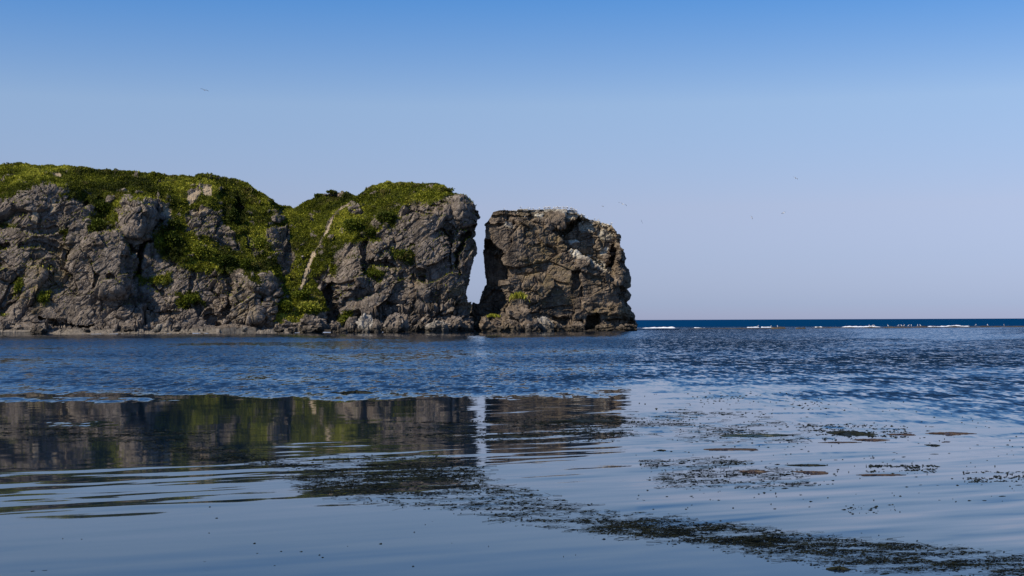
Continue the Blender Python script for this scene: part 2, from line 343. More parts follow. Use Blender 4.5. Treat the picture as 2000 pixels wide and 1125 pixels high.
def build_cliff(spec):
    """front face laid out on rows and columns, both flanks and the top carried back into the land"""
    cols, nv = spec['cols'], spec['rows']
    top = ilist(cols, spec['top']); base = ilist(cols, spec['base'])
    v = np.linspace(0, 1, nv)[:, None]
    PY = base[None] + (top - base)[None] * v
    PX = np.repeat(cols[None], nv, 0)
    if 'right' in spec:
        a, b = spec['right_from'], cols[-1]; xr = ilist(PY, spec['right'])
        PX = np.where(PX > a, a + (PX - a) * (xr - a) / (b - a), PX)
    if 'left' in spec:
        a, b = spec['left_from'], cols[0]; xl = ilist(PY, spec['left'])
        PX = np.where(PX < a, a + (PX - a) * (xl - a) / (b - a), PX)
    f32 = np.float32; PX, PY = PX.astype(f32), PY.astype(f32)
    D = depth_table(PX, PY, spec['depth'])
    if 'round' in spec: D = D + spec['round'](PX, PY)
    # warp the drawn features a little so that no edge is straight
    W = np.stack([PX.ravel() / 14, PY.ravel() / 14, PX.ravel() * 0 + spec['seed']], 1)
    wx = (fbm(W, 3) * 6).reshape(PX.shape); wy = (fbm(W + 31.7, 3) * 6).reshape(PX.shape)
    QX, QY = PX + wx, PY + wy
    for poly, dep, sft in spec['hollows']:
        D = D + dep * (1.4 if 0 < dep < 8 else 1.0) * smooth(-sft, sft, poly_sd(QX, QY, poly))
    for pts, dep, wid in spec['cracks']:
        D = D + 1.5 * dep * smooth(wid, wid * 0.25, line_d(QX, QY, pts))
    def cover(polys, s=5.0, amp=1.6):
        m = np.full(PX.shape, -999.0, f32)
        for p in polys:
            m = np.maximum(m, poly_sd(PX + wx * amp, PY + wy * amp, p))
        return m
    veg = smooth(-s_, s_, cover(spec['veg'], amp=2.6)) if (s_ := 4.0) and spec['veg'] else np.zeros_like(PX)
    if spec.get('bare'): veg = veg * (1 - smooth(-2, 2, cover(spec['bare'])))
    sand = smooth(-1.5, 1.5, cover(spec['sand'], amp=0.5)) if spec.get('sand') else np.zeros_like(PX)
    path = smooth(1.6, -0.6, 2.2 * (wx + wy) / 6 + np.min([line_d(PX + wx * 1.0, PY + wy * 0.6, pts) - w for pts, w in spec['path']], axis=0)) if spec.get('path') else np.zeros_like(PX)
    ochre = smooth(-8, 8, cover(spec['ochre'], amp=2.5)) * 0.5 * np.clip(0.35 + 1.8 * fbm(np.stack([PX.ravel() / 22, PY.ravel() / 14, PX.ravel() * 0 + 3], 1), 4), 0, 1).reshape(PX.shape) if spec.get('ochre') else np.zeros_like(PX)
    guano = np.max([a * smooth(-w, w, cover([p], amp=1.2)) for p, a, w in spec['guano']], axis=0) if spec.get('guano') else np.zeros_like(PX)
    pwide = smooth(3.5, 0.6, 2.2 * (wx + wy) / 6 + np.min([line_d(PX + wx * 1.0, PY + wy * 0.6, pts) - w for pts, w in spec['path']], axis=0)) if spec.get('path') else path
    hole = fbm(np.stack([PX.ravel() / 20, PY.ravel() / 12, PX.ravel() * 0 + 21], 1), 4).reshape(PX.shape)
    veg = veg * (1 - np.maximum(sand, pwide)) * (1 - 0.95 * smooth(0.20, 0.32, hole))
    # extra columns and rows carried back
    Y = spec['Y'](PX) + D
    X_, Y_, Z_ = w3(PX, PY, Y)
    P = np.stack([X_, Y_, Z_], 2).astype(f32)
    C = np.stack([veg, np.maximum(sand, path), ochre, guano], 2).astype(f32); PM = path.copy()
    def addcols(P, C, PM, side, steps):
        e = P[:, -1] if side > 0 else P[:, 0]; newP = []
        for s in steps:
            q = e.copy(); q[:, 1] += s; q[:, 0] -= side * spec['flank'] * s; newP.append(q)
        nP = np.stack(newP, 1); ce = C[:, -1:] if side > 0 else C[:, :1]; cp = PM[:, -1:] if side > 0 else PM[:, :1]
        nC = np.repeat(ce, len(steps), 1) * np.array((1, 0, 1, 1), f32); nM = np.zeros((len(e), len(steps)), f32)
        if side > 0: return np.concatenate([P, nP], 1), np.concatenate([C, nC], 1), np.concatenate([PM, nM], 1)
        return np.concatenate([nP[:, ::-1], P], 1), np.concatenate([nC[:, ::-1], C], 1), np.concatenate([nM[:, ::-1], PM], 1)
    steps = np.concatenate([np.linspace(0.15, 4, 26), np.linspace(4.5, spec['back'], 40)])
    nf = P.shape[1]; k = len(steps); extd = np.zeros(nf)
    if spec['wrap'][0]: P, C, PM = addcols(P, C, PM, -1, steps); extd = np.concatenate([steps[::-1], extd])
    if spec['wrap'][1]: P, C, PM = addcols(P, C, PM, 1, steps); extd = np.concatenate([extd, steps])
    topP, topC = [], []
    edge, ec = P[-1], C[-1]
    for s in steps:
        q = edge.copy(); dd = np.maximum(s - extd, 0)
        q[:, 1] += dd; q[:, 2] -= dd * spec['fall'] + 0.0
        topP.append(q); topC.append(ec)
    P = np.concatenate([P, np.stack(topP, 0)], 0); C = np.concatenate([C, np.stack(topC, 0)], 0)
    PM = np.concatenate([PM, np.zeros((k, P.shape[1]), f32)], 0)
    # rock relief along the smoothed surface normal
    Nn = grid_normals(np.stack([blur(P[..., i], 5) for i in range(3)], 2)); Nn = np.where(Nn[..., 1:2] > 0.6, -Nn, Nn)
    pf = P.reshape(-1, 3); q = (pf @ spec['strata'].T)
    warp = np.stack([fbm(pf * 0.10 + s, 2) for s in (0.0, 40.0, 80.0)], 1); q = q + warp * 0.9
    m1 = smooth(-0.04, 0.16, fbm(pf * 0.07 + 3, 2)); m2 = smooth(-0.10, 0.18, fbm(pf * 0.13 + 50, 2))      # massive slabs here, shattered rock there
    disp = 0.9 * (ridged(q * 0.06, 3) - 0.3)
    b, gap = blocks(q * 0.15); disp += 1.7 * b - 0.6 * m1 * (1 - smooth(0.0, 0.10, gap)); coarse = disp.copy()
    b, gap = blocks(q * 0.40 + 7); disp += (0.20 + 0.60 * m1) * b * spec['shatter'] - (0.08 + 0.40 * m1) * (1 - smooth(0.0, 0.10, gap))
    b, gap = blocks(q * 0.95 + 3); disp += (0.09 + 0.34 * m2) * b * spec['shatter'] - (0.04 + 0.20 * m2) * (1 - smooth(0.0, 0.12, gap))
    b, gap = blocks(q * 2.1 + 13); disp += (0.06 + 0.14 * m1) * b
    disp += (0.10 + 0.15 * m2) * fbm(q * 0.9, 5, 0.62)
    lay = np.abs(((q[:, 2] * 0.8 + fbm(q * 0.12, 2) * 2.0) % 1.0) - 0.5) * 2; disp += spec.get('beds', 0.0) * (lay - 0.5)
    vg = C[..., 0].ravel(); sd = C[..., 1].ravel()
    lump = 0.9 * fbm(pf * 0.28, 3) + 0.45 * fbm(pf * 0.9 + 5, 2)
    disp = disp * (1 - 0.72 * np.maximum(vg, sd)) + vg * (lump * 0.65 + 0.15)
    low = smooth(-0.5, 1.6, pf[:, 2]); disp *= 0.25 + 0.75 * low
    damp = np.ones(P.shape[:2], f32); wl_ = len(steps) if spec['wrap'][0] else 0; n_e = P.shape[1]
    ci = np.arange(n_e)[None]; ri = np.arange(P.shape[0])[:, None]
    if spec['wrap'][1]: damp *= np.interp(ci, [n_e - len(steps) - 26, n_e - len(steps) - 2], [1, 0.30])
    if spec['wrap'][0]: damp *= np.interp(ci, [wl_ + 2, wl_ + 24], [0.30, 1])
    damp *= np.interp(ri, [nv - 14, nv - 1], [1, spec['top_damp']]); bias = -0.35 * (1 - damp) * (np.interp(ri, [nv - 14, nv - 1], [1, 0]))
    fine_ = np.clip(damp * 2.2, 0, 1).ravel(); disp = (disp - coarse * (1 - 0.6 * np.maximum(vg, sd))) * fine_ + coarse * (1 - 0.6 * np.maximum(vg, sd)) * damp.ravel() + bias.ravel()
    pf = pf + Nn.reshape(-1, 3) * (disp * spec['relief'])[:, None]
    P = pf.reshape(P.shape)
    nr, nc = P.shape[:2]
    i = np.arange(nr - 1)[:, None] * nc + np.arange(nc - 1)[None]
    F = np.stack([i, i + 1, i + nc + 1, i + nc], -1).reshape(-1, 4)
    return P, F, C, PM, grid_normals(P)

# ---- headland and promontory (one landmass)
HEAD = dict(
    seed=1.0, rows=330, relief=1.0, wrap=(False, True), back=34.0, flank=0.10, fall=0.10, beds=0.06, top_damp=0.8, shatter=1.0,
    cols=np.concatenate([np.linspace(-420, -60, 60)[:-1], np.arange(-60, 936, 1.0)]),
    strata=np.array([[0.45, 0.1, 0.38], [0, 0.7, 0], [-0.74, 0, 0.88]], np.float32),
    Y=lambda px: 298 + np.clip(px, -200, 935) / 935.0 * 22.0,
    top=[(-420, 330), (-60, 324), (0, 325), (40, 323), (100, 325), (140, 326), (190, 331), (240, 338), (300, 340), (350, 342), (400, 346), (450, 351), (470, 355), (490, 366), (505, 377), (520, 388), (545, 400), (572, 409), (590, 402), (610, 390), (625, 381), (640, 377), (660, 376), (680, 380), (697, 385), (710, 376), (730, 363), (760, 360), (800, 361), (850, 361), (870, 360), (885, 363), (900, 372), (915, 379), (935, 383)],
    base=[(-420, 656), (0, 655), (560, 651), (620, 650), (700, 650), (935, 650)],
    right_from=830,
    right=[(360, 880), (367, 884), (382, 908), (400, 926), (420, 938), (431, 936), (447, 929), (461, 928), (491, 934), (509, 926), (533, 922), (558, 916), (576, 914), (591, 919), (612, 920), (630, 926), (652, 928)],
    depth=[(-420, [(656, -9), (645, -1), (600, 3), (480, 9), (400, 16), (325, 34)]),
           (0, [(656, -9), (645, -1), (600, 3), (480, 8), (400, 14), (370, 20), (325, 30)]),
           (60, [(656, -9), (644, -1), (600, 2), (480, 6), (400, 10), (375, 13), (350, 19), (325, 29)]),
           (120, [(656, -9), (642, -1), (620, 1.5), (560, 4), (480, 7), (400, 11), (370, 13), (350, 19), (325, 28)]),
           (185, [(656, -9), (642, -1), (600, 2), (500, 4.5), (440, 8), (400, 13), (370, 18), (332, 27)]),
           (235, [(656, -9), (642, -1), (600, 1), (500, 3.5), (450, 8), (400, 14), (338, 27)]),
           (268, [(656, -9), (642, -1), (600, 3), (540, 6), (470, 7), (400, 8.5), (390, 12), (338, 26)]),
           (310, [(656, -9), (642, -1), (600, 3), (520, 6), (440, 11), (400, 15), (340, 27)]),
           (350, [(654, -8), (642, -1), (580, 3), (520, 5), (450, 10), (400, 16), (342, 28)]),
           (400, [(653, -8), (641, -1), (580, 3), (530, 5), (470, 10), (400, 17), (346, 29)]),
           (450, [(652, -8), (641, -1), (560, 1.5), (535, 3), (500, 8), (460, 13), (400, 22), (352, 31)]),
           (520, [(651, -8), (641, -1), (560, 1.5), (535, 4), (480, 11), (430, 19), (388, 28)]),
           (562, [(651, -6), (641, -1), (625, -0.5), (600, 1.5), (560, 5), (500, 12), (450, 20), (408, 31)]),
           (600, [(650, -3), (640, -1), (625, -0.5), (600, 1), (560, 4.5), (500, 11), (450, 19), (395, 32)]),
           (650, [(650, -2), (638, -0.5), (600, 2), (560, 3.5), (500, 6), (470, 9), (420, 18), (376, 31)]),
           (700, [(650, -1), (600, 1.0), (560, 1.5), (490, 3), (470, 5), (440, 9), (410, 14), (385, 20)]),
           (760, [(650, -1), (600, 0.5), (500, 2.0), (450, 4), (420, 7), (390, 10), (360, 17)]),
           (840, [(650, -1), (600, 0.0), (500, 1.0), (420, 2), (395, 4), (380, 8), (361, 14)]),
           (935, [(650, -1), (600, 0.5), (500, 2.0), (400, 3.5), (385, 6), (365, 10)])],
    round=lambda px, py: 3.0 * np.clip((px - 900) / 36, 0, 1) ** 2,
    hollows=[([(300, 425), (326, 427), (322, 442), (304, 450), (292, 470), (284, 500), (276, 535), (258, 545), (266, 505), (284, 468)], 4.5, 3),
             ([(0, 474), (18, 476), (14, 487), (-10, 490)], 2.5, 2), ([(20, 546), (45, 540), (40, 548), (22, 552)], 1.8, 2),
             ([(685, 590), (697, 576), (735, 563), (750, 574), (726, 586), (702, 594)], 3.2, 2.5),
             ([(634, 560), (650, 556), (662, 600), (668, 626), (640, 626), (632, 600)], 3.2, 3),
             ([(724, 510), (755, 512), (775, 520), (770, 526), (730, 522)], 1.5, 2),
             ([(735, 607), (752, 606), (752, 622), (738, 622)], 2.0, 2),
             ([(508, 560), (520, 562), (519, 628), (508, 630)], 2.2, 3),
             ([(405, 612), (424, 612), (426, 634), (400, 634)], 2.0, 3),
             ([(240, 500), (262, 505), (258, 545), (240, 545)], 1.0, 3),
             
             ([(464, 380), (480, 400), (478, 440), (462, 450), (455, 410)], 2.4, 5),
             ([(196, 380), (222, 395), (212, 445), (180, 440)], 2.0, 6),
             # blocks that stand proud
             ([(242, 395), (298, 398), (300, 430), (290, 470), (246, 460), (238, 420)], -1.6, 4),
             ([(165, 470), (230, 452), (262, 500), (250, 560), (225, 575), (185, 560), (172, 520)], -1.8, 5),
             ([(455, 548), (505, 540), (508, 625), (462, 628), (448, 590)], -1.6, 4),
             ([(510, 540), (535, 538), (540, 590), (530, 625), (518, 600)], -1.3, 4),
             ([(532, 410), (555, 412), (554, 432), (536, 432)], -2.0, 3),
             ([(655, 500), (710, 500), (710, 540), (690, 575), (660, 590), (652, 540)], -1.6, 4),
             ([(712, 470), (770, 470), (765, 505), (725, 512)], -1.2, 4),
             ([(900, 385), (940, 400), (940, 440), (905, 445), (890, 420)], -1.4, 4),
             ([(632, 368), (672, 368), (674, 382), (630, 382)], -2.0, 3)],
    cracks=[([(172, 395), (168, 430), (150, 470), (135, 500)], 1.6, 5), ([(235, 420), (244, 465), (268, 500), (272, 540)], 2.2, 6),
            ([(76, 622), (110, 630), (150, 636), (190, 640), (242, 641)], 1.8, 3.5), ([(172, 500), (188, 540), (182, 570), (200, 585)], 1.2, 4),
            ([(60, 560), (30, 590), (0, 610)], 1.0, 4), ([(0, 440), (60, 450), (110, 445)], 0.8, 4), ([(215, 540), (222, 575), (190, 580)], 1.2, 4),
            ([(438, 522), (450, 560), (445, 600), (424, 632)], 1.6, 5), ([(380, 530), (372, 570), (390, 610)], 0.9, 4),
            ([(917, 455), (906, 464), (902, 480), (890, 496), (892, 520), (896, 545)], 3.4, 6), ([(712, 470), (711, 520), (713, 556)], 1.5, 4),
            ([(880, 440), (884, 470), (878, 500), (884, 540)], 1.4, 4), ([(823, 515), (826, 555), (815, 570)], 1.6, 4), ([(777, 545), (790, 570), (780, 600)], 1.2, 4),
            ([(850, 440), (872, 445), (880, 470)], 1.0, 4), ([(800, 480), (830, 475), (858, 498), (840, 505)], 0.8, 4), ([(700, 618), (780, 608), (850, 598), (905, 600)], 0.9, 4),
            ([(928, 444), (905, 450), (880, 440)], 1.3, 4), ([(860, 395), (900, 400), (935, 425)], 0.8, 3), ([(240, 408), (270, 411), (298, 409)], 0.9, 2.5),
            ([(242, 422), (272, 425), (298, 421)], 1.0, 2.5), ([(245, 437), (275, 440), (295, 437)], 1.0, 2.5), ([(250, 452), (285, 452)], 0.9, 2.5),
            ([(845, 402), (880, 396), (925, 404)], 0.7, 2.5), ([(838, 412), (880, 408), (934, 416)], 0.7, 2.5), ([(850, 424), (890, 420), (930, 432)], 0.7, 2.5), ([(800, 410), (840, 418), (870, 430)], 0.6, 3),
            ([(40, 480), (80, 470), (120, 490)], 0.8, 3), ([(100, 520), (70, 560), (20, 580)], 0.9, 3), ([(300, 560), (330, 590), (370, 600)], 0.8, 3.5), ([(260, 590), (300, 610), (350, 612)], 0.8, 3), ([(120, 540), (150, 570), (160, 610)], 0.8, 3)],
    veg=[[(-430, 300), (-430, 400), (0, 402), (24, 394), (47, 383), (78, 368), (101, 364), (135, 368), (120, 384), (162, 396), (176, 396), (186, 412), (172, 440), (186, 460), (209, 449), (233, 442), (232, 412), (248, 391), (297, 396), (318, 402), (338, 428), (326, 447), (305, 455), (302, 489), (317, 505), (351, 515), (377, 527), (421, 532), (466, 529), (489, 545), (498, 562), (508, 540), (537, 543), (562, 541), (546, 575), (533, 612), (535, 634), (575, 630), (602, 617), (634, 612), (634, 582), (618, 560), (628, 545), (640, 540), (653, 536), (652, 492), (688, 473), (733, 470), (748, 452), (772, 443), (783, 428), (793, 402), (812, 388), (842, 399), (860, 391), (887, 385), (910, 384), (912, 330), (600, 300)],
         [(765, 484), (805, 486), (810, 515), (785, 518), (775, 508)], [(714, 524), (752, 530), (740, 548), (716, 546)], [(345, 572), (390, 568), (398, 592), (350, 600)],
         [(28, 552), (46, 546), (44, 574), (30, 578)], [(76, 576), (100, 566), (96, 592), (78, 592)], [(0, 612), (14, 612), (12, 622), (0, 622)], [(268, 540), (332, 535), (330, 556), (275, 560)],
         [(664, 614), (690, 612), (684, 628), (660, 630)], [(6, 440), (26, 437), (28, 448), (8, 448)], [(120, 448), (134, 448), (132, 458), (122, 458)]],
    bare=[[(362, 430), (368, 408), (385, 405), (415, 410), (440, 440), (468, 470), (474, 495), (455, 490), (430, 482), (420, 472), (385, 464), (364, 455)],
          [(521, 446), (566, 442), (566, 474), (578, 500), (566, 535), (552, 540), (537, 490), (521, 470)], [(532, 410), (556, 412), (554, 434), (534, 434)],
          [(724, 425), (748, 431), (744, 449), (732, 449)], [(314, 398), (330, 402), (336, 430), (318, 420)], [(104, 337), (120, 336), (122, 346), (106, 347)],
          [(634, 376), (672, 376), (670, 383), (634, 383)], [(690, 400), (712, 412), (705, 422), (686, 415)], [(366, 376), (392, 364), (396, 384), (372, 400)],
          [(618, 560), (610, 545), (640, 515), (650, 545), (640, 600), (634, 575)], [(478, 452), (500, 470), (515, 500), (500, 505), (482, 480)]],
    sand=[[(392, 366), (411, 366), (414, 385), (396, 385)], [(364, 386), (380, 374), (396, 378), (384, 388), (372, 402)], [(374, 414), (398, 410), (402, 416), (376, 422)],
          [(64, 410), (78, 415), (74, 432), (62, 430)], [(104, 388), (110, 388), (108, 412), (98, 418)], [(316, 402), (330, 404), (334, 426), (320, 418)], [(106, 338), (120, 337), (121, 345), (108, 346)]],
    path=[([(684, 402), (668, 412), (648, 432), (640, 450), (629, 470), (622, 485), (614, 498)], 1.6), ([(614, 498), (604, 515), (598, 535), (590, 556)], 3.5), ([(590, 556), (586, 566)], 1.5), ([(792, 404), (786, 416), (780, 426)], 0.8)],
    ochre=[[(20, 560), (90, 470), (150, 480), (110, 600), (60, 620)], [(870, 560), (912, 560), (918, 600), (880, 605)], [(455, 560), (490, 560), (500, 620), (460, 625)]],
    guano=[],
)
P, F, C, PM, NH = build_cliff(HEAD)
HP, HC, HN = P, C, NH
nr, nc = P.shape[:2]
pv = PM.ravel()[F].mean(1) > 0.5
zc = P.reshape(-1, 3)[F][:, :, 2].mean(1); xc = P.reshape(-1, 3)[F][:, :, 0].mean(1); rowi = F[:, 0] // nc
beach = (rowi < 16) & (zc < 0.95) & (xc < -44) & ~pv
def sub_mesh(name, P, F, C, mask, mats):
    f = F[mask]; u, inv = np.unique(f, return_inverse=True)
    o = mesh_obj(name, P.reshape(-1, 3)[u], inv.reshape(f.shape), mats, smooth_f=False); attr_c(o, 'cover', C.reshape(-1, 4)[u]); return o
tag(sub_mesh('headland', P, F, C, ~pv & ~beach, 'rock_grey'), 'long grey rock headland with green turf on top and a blunt promontory', kind='structure')
tag(sub_mesh('path', P, F, C, pv, 'rock_grey'), 'pale worn scree path running down the green gully', kind='structure')
tag(sub_mesh('beach', P, F, C, beach, 'gravel'), 'narrow grey gravel beach at the foot of the headland', kind='structure')

# ---- sea stack
STACK = dict(
    seed=6.0, rows=270, relief=0.85, wrap=(True, True), back=26.0, flank=0.12, fall=0.015, beds=0.05, top_damp=0.25, shatter=0.62,
    cols=np.arange(944, 1242, 0.9),
    strata=np.array([[0.66, 0.1, 0.20], [0, 0.7, 0], [-0.28, 0, 0.95]], np.float32),
    Y=lambda px: 321 + (px - 944) / 300.0 * 6.0,
    top=[(944, 414), (960, 411), (975, 409.5), (1040, 409), (1090, 409), (1125, 410), (1150, 414), (1175, 425), (1200, 434), (1220, 438), (1242, 440)],
    base=[(944, 652), (1242, 650)], right_from=1120, left_from=1000,
    right=[(408, 1140), (414, 1148), (422, 1166), (430, 1182), (437, 1194), (446, 1199), (451, 1207), (467, 1209), (477, 1208), (486, 1221), (504, 1226), (516, 1222), (529, 1231), (541, 1233), (559, 1231), (564, 1224), (576, 1232), (585, 1230), (590, 1224), (603, 1233), (615, 1240), (631, 1241), (652, 1245)],
    left=[(405, 970), (409, 967), (420, 960), (431, 952), (437, 947), (460, 948), (479, 945), (513, 947), (553, 949), (580, 942), (592, 936), (652, 932)],
    depth=[(944, [(652, -0.5), (600, 1.5), (500, 2.0), (440, 3), (412, 5)]), (1000, [(652, -0.5), (600, 0.5), (500, 1.5), (440, 2.5), (412, 4)]),
           (1090, [(652, -0.5), (620, 0.5), (560, 0.2), (500, 1.5), (450, 3.5), (412, 5)]), (1160, [(652, -0.5), (620, 0.5), (560, 0.8), (520, 1.6), (450, 3.0), (425, 5), (412, 8)]), (1242, [(652, 0), (600, 1), (500, 2), (440, 5)])],
    round=lambda px, py: 6.0 * np.clip((px - 1195) / 46, 0, 1) ** 2 + 1.5 * np.clip((962 - px) / 18, 0, 1) ** 2,
    hollows=[([(930, 470), (957, 470), (965, 481), (980, 492), (989, 508), (991, 532), (984, 553), (987, 585), (973, 607), (960, 622), (930, 660)], 8.5, 2.5),
             ([(1078, 452), (1092, 446), (1135, 428), (1160, 430), (1194, 440), (1208, 470), (1206, 500), (1205, 540), (1160, 518), (1120, 490), (1100, 478)], 3.2, 3),
             ([(1080, 452), (1100, 443), (1134, 426), (1136, 434), (1112, 448), (1090, 470)], 1.8, 2.5),
             ([(1146, 620), (1165, 614), (1172, 638), (1146, 642)], 4.0, 2.5), ([(1082, 622), (1138, 624), (1138, 630), (1090, 630)], 1.8, 2), ([(1182, 626), (1236, 622), (1240, 640), (1200, 636)], 2.2, 3),
             ([(1118, 530), (1134, 526), (1134, 555), (1120, 570)], 1.6, 3), ([(1186, 520), (1198, 500), (1200, 545), (1190, 545)], 2.6, 3), ([(1205, 545), (1222, 550), (1222, 600), (1210, 585)], 2.0, 3),
             ([(1130, 498), (1205, 538), (1212, 560), (1170, 545), (1128, 520)], -1.2, 3), ([(1205, 480), (1224, 488), (1224, 515), (1206, 512)], -1.6, 3), ([(1140, 595), (1225, 592), (1226, 615), (1150, 612)], -1.2, 4)],
    cracks=[([(1078, 455), (1100, 476), (1135, 495), (1175, 520), (1206, 545)], 1.2, 4), ([(950, 437), (980, 442), (1010, 452), (1060, 450)], 0.8, 3), ([(1000, 470), (1040, 480), (1080, 470)], 0.5, 3),
            ([(1202, 480), (1196, 510), (1194, 550)], 1.6, 3.5), ([(1136, 560), (1134, 610)], 0.7, 3), ([(1060, 605), (1100, 600), (1140, 604)], 0.6, 3), ([(955, 425), (1000, 421), (1050, 424), (1110, 420), (1160, 430)], 0.7, 2.5),
            ([(1000, 560), (1060, 548), (1110, 556)], 0.4, 3)],
    veg=[[(948, 424), (955, 424), (954, 436), (949, 438)]], bare=[], sand=[], path=[],
    ochre=[[(1020, 455), (1085, 455), (1120, 500), (1130, 590), (1060, 600), (1010, 540)], [(1100, 412), (1190, 435), (1210, 470), (1180, 470), (1120, 440)], [(1140, 595), (1225, 590), (1228, 620), (1150, 622)], [(970, 412), (1100, 410), (1100, 425), (980, 425)]],
    guano=[([(1000, 400), (1140, 400), (1150, 412), (1100, 413.5), (1040, 412), (1000, 411)], 0.5, 2), ([(1090, 410), (1160, 414), (1198, 440), (1190, 446), (1150, 432), (1110, 424)], 0.55, 4),
           ([(983, 433), (1004, 434), (1002, 444), (985, 443)], 0.6, 3), ([(1110, 468), (1126, 466), (1132, 474), (1114, 476)], 0.9, 2), ([(1172, 486), (1190, 482), (1188, 498), (1174, 498)], 0.9, 2.5),
           ([(1110, 488), (1150, 500), (1192, 522), (1192, 534), (1150, 514), (1112, 496)], 0.75, 4), ([(1040, 416), (1062, 418), (1060, 426), (1044, 424)], 0.7, 2.5), ([(1130, 436), (1160, 440), (1156, 452), (1132, 448)], 0.6, 3), ([(1165, 450), (1200, 450), (1204, 470), (1170, 466)], 0.45, 4)],
)
P, F, C, PM, NS = build_cliff(STACK)
SP = P
o = mesh_obj('sea_stack', P.reshape(-1, 3), F, 'rock_brown'); attr_c(o, 'cover', C.reshape(-1, 4))
tag(o, 'massive flat-topped brown sea stack whitened by birds, standing apart from the headland', 'sea stack')

# ---------------------------------------------------------------- plants on the headland
def leaf_mesh(name, base, nrm, length, width, tint, mat, parent=None, up=0.5, jit=0.7):
    n = len(base)
    d = nrm * 0.7 + np.array((0, 0, up)) + rng.normal(0, jit, (n, 3)); d /= np.linalg.norm(d, axis=1)[:, None]
    s = np.cross(d, rng.normal(0, 1, (n, 3))); s /= np.linalg.norm(s, axis=1)[:, None] + 1e-6
    L = length[:, None]; W = width[:, None]
    V = np.stack([base - d * L * 0.15, base + d * L * 0.45 + s * W * 0.5, base + d * L, base + d * L * 0.45 - s * W * 0.5], 1).reshape(-1, 3)
    Fq = np.arange(n * 4).reshape(-1, 4)
    o = mesh_obj(name, V, Fq, mat, parent); attr_f(o, 'tint', np.repeat(np.clip(tint, 0, 1), 4)); return o
DARK = [[(180, 385), (225, 395), (228, 430), (200, 458), (176, 440)], [(318, 440), (358, 430), (366, 470), (350, 512), (312, 500)], [(420, 480), (470, 480), (540, 505), (530, 535), (430, 530)], [(430, 370), (480, 380), (480, 440), (440, 430)], [(730, 400), (790, 395), (770, 440), (700, 460), (690, 440)], [(140, 330), (300, 345), (320, 380), (180, 370)]]  # darker leaf tint: partly a darker species, partly shade put into the colour
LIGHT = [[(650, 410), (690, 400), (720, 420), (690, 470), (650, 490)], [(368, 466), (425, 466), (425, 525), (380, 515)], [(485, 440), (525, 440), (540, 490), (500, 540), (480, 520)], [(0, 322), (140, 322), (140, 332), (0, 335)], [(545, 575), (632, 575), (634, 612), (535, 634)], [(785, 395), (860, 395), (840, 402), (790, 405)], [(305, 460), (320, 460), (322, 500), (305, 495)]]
def scatter_turf():
    A = HP[:-1, :-1]; e1 = HP[:-1, 1:] - A; e2 = HP[1:, :-1] - A
    area = np.linalg.norm(np.cross(e1, e2), axis=2); vegm = HC[:-1, :-1, 0]
    nfront = 330; wgt = area * np.clip(vegm, 0, 1) ** 1.5
    wgt[nfront + 18:] = 0; wgt[A[..., 0] < -135] *= 0.15; wgt[A[..., 2] < 0.8] = 0; wgt[:, 60 + 1000:] *= 0.3
    wgt[:nfront] += (area * smooth(0.35, 0.75, HN[:-1, :-1, 2]) * smooth(4, 12, A[..., 2]) * 0.10 * (HC[:-1, :-1, 1] < 0.3))[:nfront]
    p = (wgt / wgt.sum()).ravel(); n = 300000
    idx = rng.choice(len(p), n, p=p); i, j = np.unravel_index(idx, wgt.shape)
    a, b = rng.random((2, n, 1)); B = A[i, j] + e1[i, j] * a + e2[i, j] * b; nn = HN[i, j]
    px = 1000 + FPX * B[:, 0] / B[:, 1]; py = yh(px) - FPX * (B[:, 2] - CAM_H) / B[:, 1]
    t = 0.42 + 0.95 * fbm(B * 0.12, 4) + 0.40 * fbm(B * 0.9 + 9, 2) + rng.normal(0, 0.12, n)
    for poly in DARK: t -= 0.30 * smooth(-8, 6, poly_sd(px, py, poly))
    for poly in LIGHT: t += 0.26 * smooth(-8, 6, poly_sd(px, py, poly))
    t += (rng.random(n) < 0.05) * 0.4
    ln = rng.uniform(0.16, 0.50, n) * (1 + 0.5 * fbm(B * 0.3 + 3, 2)); wd = ln * rng.uniform(0.3, 0.7, n)
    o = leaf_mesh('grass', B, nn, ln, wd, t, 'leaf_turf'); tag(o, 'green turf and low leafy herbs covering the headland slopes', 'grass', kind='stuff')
    return None
scatter_turf()

